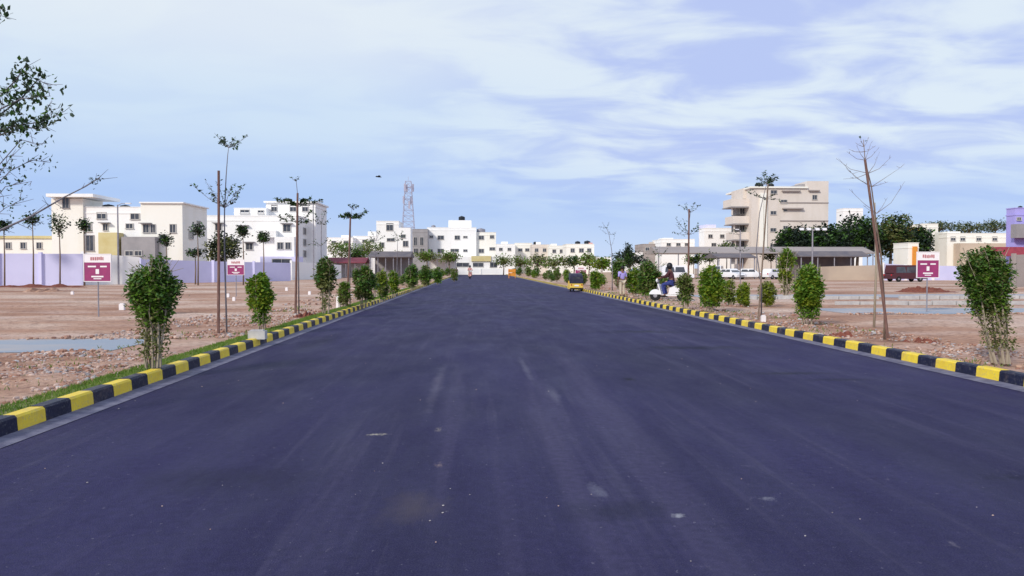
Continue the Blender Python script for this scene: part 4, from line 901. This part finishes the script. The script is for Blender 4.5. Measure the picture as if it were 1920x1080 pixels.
# people ------------------------------------------------------------------
def skin_mesh(name, verts, edges, rads, m, parent, root=0, sub=1):
    me = bpy.data.meshes.new(name); me.from_pydata([tuple(v) for v in verts], edges, []); o = bpy.data.objects.new(name, me); C.objects.link(o); o.parent = parent; me.materials.append(M[m])
    mo = o.modifiers.new('skin', 'SKIN'); mo.use_smooth_shade = True
    for i, v in enumerate(me.skin_vertices[0].data): v.radius = rads[i] if isinstance(rads[i], tuple) else (rads[i], rads[i]); v.use_root = (i == root)
    mo = o.modifiers.new('sub', 'SUBSURF'); mo.levels = sub; mo.render_levels = sub
    return o
def person(loc, rz, label, shirt, legs, pose='stand', helmet=False, sc=1.0, name='person'):
    r = empty(name, loc, label, 'person', None, rz, sc)
    if pose == 'stand':
        J = dict(pel=(0, 0, .93), sp=(0, 0, 1.12), ch=(0, 0, 1.32), ne=(.01, 0, 1.47), h1=(.02, 0, 1.56), h2=(.01, 0, 1.66))
        LG_ = [((0, s*.09, .86), (.02, s*.10, .49), (-.01, s*.11, .09), (.13, s*.13, .035)) for s in (-1, 1)]
        AR = [((0, s*.18, 1.39), (-.03, s*.25, 1.12), (.03, s*.27, .88), (.045, s*.27, .81)) for s in (-1, 1)]
    else:
        J = dict(pel=(0, 0, .83), sp=(.03, 0, 1.0), ch=(.07, 0, 1.2), ne=(.10, 0, 1.36), h1=(.13, 0, 1.45), h2=(.12, 0, 1.55))
        LG_ = [((.04, s*.11, .80), (.40, s*.19, .72), (.28, s*.20, .26), (.42, s*.21, .22)) for s in (-1, 1)]
        AR = [((.07, s*.18, 1.29), (.24, s*.27, 1.08), (.50, s*.25, 1.0), (.57, s*.25, 1.0)) for s in (-1, 1)]
    v = [J['pel'], J['sp'], J['ch'], J['ne'], J['h1'], J['h2']]; ra = [.12, .115, .13, .052, .082, .085]; e = [(0, 1), (1, 2), (2, 3), (3, 4), (4, 5)]
    def chain(pts, rs, start):
        p = start
        for q, r_ in zip(pts, rs): v.append(q); ra.append(r_); e.append((p, len(v)-1)); p = len(v)-1
        return p
    for lg in LG_: chain(lg, [.085, .055, .038, .032], 0)
    for ar in AR:
        w_ = chain(ar, [.055, .042, .028, .034], 2); c = Vector(v[w_]); d = (c-Vector(v[w_-1])).normalized(); s = 1 if c.y > 0 else -1
        sd2 = Vector((1, 0, 0)) if pose == 'stand' else Vector((0, -s, 0))
        for k_, ln in enumerate((.065, .075, .07, .055)):
            f0 = c+d*.03+sd2*(.024-.016*k_); chain([f0, f0+d*ln*.55, f0+d*ln+Vector((0, -s*.012, -.01))], [.009, .008, .007], w_)
        t0 = c+sd2*.035; chain([t0, t0+d*.035+sd2*.012], [.010, .008], w_)
    skin_mesh('body', v, e, ra, 'skin', r)
    def piece(nm, vs, es, rs, m, root=0): skin_mesh(nm, vs, es, rs, m, r, root)
    vs = [J['pel'], J['sp'], J['ch'], tuple(Vector(J['ch']).lerp(Vector(J['ne']), .75))]; rs = [.145, .135, .15, .075]; es = [(0, 1), (1, 2), (2, 3)]
    for ar in AR:
        i = len(vs); vs += [ar[0], ar[1]]+([tuple(Vector(ar[1]).lerp(Vector(ar[2]), .8))] if pose != 'stand' else []); rs += [.072, .056]+([.042] if pose != 'stand' else []); es += [(2, i), (i, i+1)]+([(i+1, i+2)] if pose != 'stand' else [])
    piece('shirt', vs, es, rs, shirt)
    vs = [tuple(Vector(J['pel'])-Vector((0, 0, .0)))]; rs = [.138]; es = []
    for lg in LG_: i = len(vs); vs += [lg[0], lg[1], tuple(Vector(lg[1]).lerp(Vector(lg[2]), .93))]; rs += [.105, .074, .058]; es += [(0, i), (i, i+1), (i+1, i+2)]
    piece('trousers', vs, es, rs, legs)
    for lg in LG_:
        b = MB(); a, t = Vector(lg[2]), Vector(lg[3]); b.tube([a+Vector((-.03, 0, -.045)), a.lerp(t, .6)+Vector((0, 0, -.02)), t+Vector((.03, 0, -.005))], [.045, .046, .03], 'rubber', n=8); b.build('shoe', r, smooth=True)
    h = Vector(J['h2']); b = MB()
    if helmet: b.lathe((h.x-.005, h.y, h.z-.10), [(.10, -.04), (.125, .02), (.13, .09), (.115, .16), (.07, .21), (.01, .225)], 'blackpaint', 14); b.build('helmet', r, smooth=True)
    else: b.lathe((h.x-.018, h.y, h.z-.045), [(.085, -.03), (.10, .02), (.10, .07), (.075, .125), (.02, .145)], 'hair', 14); b.build('hair', r, smooth=True)
    hd = Vector(J['h1']); b = MB(); b.tube([hd+Vector((.07, 0, .035)), hd+Vector((.105, 0, .0)), hd+Vector((.08, 0, -.01))], [.008, .016, .012], 'skin', n=6)
    for s in (-1, 1): b.tube([hd+Vector((.0, s*.078, .05)), hd+Vector((-.01, s*.093, .03)), hd+Vector((0, s*.08, 0))], [.008, .014, .008], 'skin', n=6)
    for s in (-1, 1): b.lathe((hd.x+.077, s*.03, hd.z+.045), [(.004, -.008), (.010, 0), (.004, .008)], 'hair', 8)
    b.tube([hd+Vector((.078, -.022, -.035)), hd+Vector((.085, 0, -.037)), hd+Vector((.078, .022, -.035))], .005, 'darkred', n=5); b.build('face', r, smooth=True)
    return r
Y = 40.0; person((XX(1167, Y), Y, .11), pi/2+.3, 'person in a lavender shirt and beige trousers standing at the right kerb, seen from behind', 'lav', 'khaki', sc=.92)

def wheel(r, c, rad, wd, name='wheel'):
    b = MB(); b.lathe(c, [(rad*.62, -wd/2), (rad*.93, -wd/2), (rad, -wd*.25), (rad, wd*.25), (rad*.93, wd/2), (rad*.62, wd/2)], 'rubber', 18, 'y'); wh = b.build(name, r)
    b = MB(); b.lathe(c, [(rad*.2, -wd*.56), (rad*.6, -wd*.42), (rad*.6, wd*.42), (rad*.2, wd*.56)], 'steel', 14, 'y'); b.build('rim', wh)
def scooter(loc, rz, label, body, sc=1.0, group=None):
    r = empty('scooter', loc, label, 'scooter', group, rz, sc)
    wheel(r, (.62, 0, .24), .24, .1); wheel(r, (-.58, 0, .24), .24, .11)
    b = MB(); pr = [(-.80, .50, .12), (-.62, .68, .16), (-.3, .70, .17), (-.05, .60, .16), (.02, .32, .15)]
    for (xa, za, wa), (xb, zb, wb) in zip(pr[:-1], pr[1:]):
        b.face([(xa, -wa, za), (xb, -wb, zb), (xb, wb, zb), (xa, wa, za)], body); b.face([(xa, -wa, za), (xa, -wa*.9, .32), (xb, -wb*.9, .30), (xb, -wb, zb)], body); b.face([(xa, wa, za), (xb, wb, zb), (xb, wb*.9, .30), (xa, wa*.9, .32)], body)
    b.box(-.80, .30, -.13, .13, .24, .30, body); b.build('rear_body', r, smooth=False)
    b = MB(); b.face([(.30, -.20, .30), (.42, -.22, .75), (.42, .22, .75), (.30, .20, .30)], body); b.face([(.36, -.20, .30), (.36, .20, .30), (.50, .20, .78), (.50, -.20, .78)], body)
    b.face([(.42, -.22, .75), (.50, -.20, .78), (.50, .20, .78), (.42, .22, .75)], body); b.face([(.30, -.20, .30), (.36, -.20, .30), (.50, -.20, .78), (.42, -.22, .75)], body); b.face([(.30, .20, .30), (.42, .22, .75), (.50, .20, .78), (.36, .20, .30)], body); b.build('front_shield', r)
    b = MB(); b.lathe((.62, 0, .24), [(.26, -.07), (.29, -.04), (.29, .04), (.26, .07)], body, 16, 'y')
    b.v = [(x, y, z if z > .30 else .30) for x, y, z in b.v]; b.build('mudguard', r)
    b = MB(); b.tube([(.62, -.08, .24), (.50, -.05, .80), (.44, 0, .92)], .025, 'steel', n=6); b.tube([(.44, -.33, 1.0), (.46, -.12, .95), (.46, .12, .95), (.44, .33, 1.0)], .018, 'blackpaint', n=6); b.build('handlebar', r)
    b = MB(); b.lathe((.52, 0, .92), [(.03, -.05), (.09, 0), (.085, .05), (.04, .08)], 'lamp', 12, 'x'); b.build('headlight', r)
    b = MB(); b.tube([(-.72, 0, .76), (-.4, 0, .77), (-.1, 0, .72), (.0, 0, .68)], [.09, .13, .12, .06], 'blackpaint', n=10); b.build('seat', r, smooth=True)
    b = MB(); b.box(-.83, -.79, -.08, .08, .50, .58, 'redlight'); b.build('tail_light', r)
    return r
sx, sy = 8.62, 34.2; rz = pi-.45
scooter((sx, sy, .13), rz, 'white scooter on the right verge carrying a rider in blue jeans', 'whitepaint')
person((sx+.12, sy-.05, .13), rz, 'person in dark red top, blue jeans and black helmet sitting on the white scooter', 'darkred', 'jeans', 'ride', True, sc=1.03)
Y = 122; p = (XX(881, Y), Y, 0)
scooter(p, -pi/2+.1, 'distant scooter coming down the middle of the road', 'pink', 1.25, None); person(p, -pi/2+.1, 'person in a pale top riding toward the camera in the middle of the road', 'pink', 'khaki', 'ride', True, sc=1.25)
Y = 140; person((XX(856, Y), Y, .0), -pi/2, 'person in dark maroon clothes standing at the far left kerb end', 'darkred', 'darkred', sc=1.0)
# auto rickshaw
def rickshaw(loc, rz, label, sc):
    r = empty('auto_rickshaw', loc, label, 'auto rickshaw', None, rz, sc)    # faces +x
    wheel(r, (-.85, -.52, .22), .22, .11); wheel(r, (-.85, .52, .22), .22, .11); wheel(r, (1.15, 0, .22), .22, .11)
    b = MB(); st = [(-1.3, .56, .36, .74), (-1.22, .63, .25, .76), (-.4, .65, .20, .76), (-.35, .65, .20, .45), (.55, .60, .20, .45), (.62, .55, .20, 1.0), (1.05, .33, .26, .92), (1.28, .16, .34, .70)]
    for (xa, wa, la, ha), (xb, wb, lb, hb) in zip(st[:-1], st[1:]):
        b.face([(xa, -wa, la), (xb, -wb, lb), (xb, -wb, hb), (xa, -wa, ha)], 'autoy'); b.face([(xa, wa, la), (xa, wa, ha), (xb, wb, hb), (xb, wb, lb)], 'autoy'); b.face([(xa, -wa, ha), (xb, -wb, hb), (xb, wb, hb), (xa, wa, ha)], 'autoy'); b.face([(xa, -wa, la), (xa, wa, la), (xb, wb, lb), (xb, -wb, lb)], 'autoy')
    for (x, w_, l_, h_), s in ((st[0], 1), (st[-1], 0)): b.face([(x, -w_, l_), (x, w_, l_), (x, w_, h_), (x, -w_, h_)][::1 if s else -1], 'autoy')
    b.build('body', r)
    b = MB(); cv = [(-1.29, .765, .60), (-1.30, 1.40, .58), (-1.15, 1.62, .52), (-.6, 1.70, .52), (.3, 1.70, .50), (.62, 1.60, .46)]
    for (xa, za, wa), (xb, zb, wb) in zip(cv[:-1], cv[1:]):
        b.face([(xa, -wa, za), (xb, -wb, zb), (xb, wb, zb), (xa, wa, za)], 'canopy')
        for s in (-1, 1):
            lo = .78 if xb < -.2 else min(1.5, zb-.1); la_ = .78 if xa < -.5 else min(1.5, za-.1)
            b.face([(xa, s*wa, za), (xb, s*wb, zb), (xb, s*(wb+.06), min(lo, zb-.02)), (xa, s*(wa+.06), min(la_, za-.0))], 'canopy')
    b.build('canopy', r)
    for s in (-1, 1):
        b = MB(); b.tube([(.60, s*.54, .98), (.62, s*.46, 1.6)], .02, 'blackpaint', n=6); b.build('pillar', r); b = MB(); b.box(-1.325, -1.301, s*.48-.06, s*.48+.06, .58, .68, 'redlight'); b.build('tail_light', r)
    b = MB(); b.box(-1.312, -1.306, -.33, .33, 1.16, 1.36, 'glass'); b.build('rear_window', r)
    b = MB(); b.box(-1.345, -1.301, -.62, .62, .28, .36, 'blackpaint'); b.build('bumper', r); b = MB(); b.box(-1.322, -1.301, -.2, .2, .50, .62, 'sign'); b.build('number_plate', r)
    b = MB(); b.face([(.66, -.44, 1.0), (.66, .44, 1.0), (.62, .44, 1.56), (.62, -.44, 1.56)], 'glass'); b.build('windscreen', r)
    b = MB(); b.box(-.75, -.30, -.5, .5, .45, .72, 'blackpaint'); b.box(-.78, -.72, -.5, .5, .72, 1.1, 'blackpaint'); b.build('seat', r); b = MB(); b.lathe((1.27, 0, .62), [(.05, 0), (.09, .03), (.07, .07)], 'lamp', 12, 'x'); b.build('headlight', r)
rickshaw((6.85, 53.5, 0), pi/2, 'black and yellow auto rickshaw seen from behind at the right kerb', .74)
# orange barrier
Y = 124; r = empty('road_barrier', (XX(960, Y), Y, 0), 'orange road barrier standing at the far right end of the road', 'barrier'); b = MB()
for z0_, z1_ in ((.35, .85), (.92, 1.45)): b.box(-.6, .6, -.03, .03, z0_, z1_, 'orange')
b.build('board', r)
for s in (-1, 1): b = MB(); b.tube([(s*.5, -.45, 0), (s*.5, .04, 1.55)], .04, 'orange', n=6); b.tube([(s*.5, .5, 0), (s*.5, .06, 1.5)], .04, 'orange', n=6); b.build('leg', r)
# parked cars
def car(loc, rz, label, paint, van=False, group='vehicles parked on the right plots', cat='car'):
    r = empty('parked_car' if not van else 'parked_van', loc, label, cat, group, rz)
    prof = [(-2.0, .35), (-2.05, .80), (-1.9, .98), (-1.75, 1.0)] if not van else [(-2.0, .35), (-2.05, 1.0)]
    lower = [(-2.05, .32), (-2.10, .75), (-1.85, .97), (.9, .95), (1.95, .80), (2.08, .55), (2.05, .32)]
    b = MB(); w_ = .82
    def loft(pts, wf, m):
        n = len(pts)
        for i in range(n-1): (xa, za), (xb, zb) = pts[i], pts[i+1]; b.face([(xa, -wf(za), za), (xa, wf(za), za), (xb, wf(zb), zb), (xb, -wf(zb), zb)], m)
        for s in (-1, 1): q = [(x, s*wf(z), z) for x, z in pts]; b.face(q if s < 0 else q[::-1], m)
    loft(lower, lambda z: .82 if z < .8 else .80, paint); b.build('body', r)
    b = MB(); up = [(-1.75, .96), (-1.35, 1.42), (.25, 1.45), (.95, .95)] if not van else [(-2.0, .97), (-1.9, 1.85), (1.0, 1.85), (1.55, .9)]
    loft(up, lambda z: .78 if z < 1.2 else .64, paint); b.build('cabin', r)
    zt = 1.38 if not van else 1.7
    for s in (-1, 1):
        for xa, xb in ((-1.3, -.45), (-.35, .45)) if not van else ((-1.6, -.5), (-.35, .8)):
            b = MB(); q = [(xa, s*.785, 1.0), (xb+.15, s*.785, 1.0), (xb, s*.675, zt-.05), (xa+.1, s*.675, zt-.05)]; b.face(q if s < 0 else q[::-1], 'glass'); b.build('window', r)
    (x3, z3), (x2, z2) = up[3], up[2]; b = MB(); b.face([(x3+.01-.06, -.66, z3+.06), (x3+.01-.06, .66, z3+.06), (x2+.06, .56, z2-.06), (x2+.06, -.56, z2-.06)], 'glass'); b.build('windscreen', r)
    for x in (-1.3, 1.3):
        for s in (-1, 1): wheel(r, (x, s*.74, .31), .31, .18)
    for s in (-1, 1):
        b = MB(); b.box(2.03, 2.09, s*.6-.14, s*.6+.14, .58, .70, 'lamp'); b.build('headlight', r); b = MB(); b.box(-2.11, -2.06, s*.66-.1, s*.66+.1, .66, .84, 'redlight'); b.build('tail_light', r)
    b = MB(); b.box(2.06, 2.10, -.4, .4, .42, .55, 'blackpaint'); b.build('grille', r)
for px, Y, rz, lab, pt, van in [(1372, 104, -1.2, 'white hatchback parked left of the pale leaning stake', 'whitepaint', False), (1408, 106, -.35, 'white car parked directly behind the pale leaning stake', 'whitepaint', False),
                               (1452, 104, .5, 'pale car parked right of the pale leaning stake', 'whitepaint', False), (1344, 108, -2.0, 'white van parked behind the broad bright green bush', 'whitepaint', True),
                               (1697, 84, .1, 'dark red van in front of the small cream and orange house', 'darkred', True), (1268, 96, 0, 'white van half hidden behind the scooter rider', 'whitepaint', True),
                               (1206, 100, .1, 'pale blue car beyond the spreading dark green bush', 'blue', False)]:
    car((XX(px, Y), Y, .1), rz, lab, pt, van, cat='van' if van else 'car')
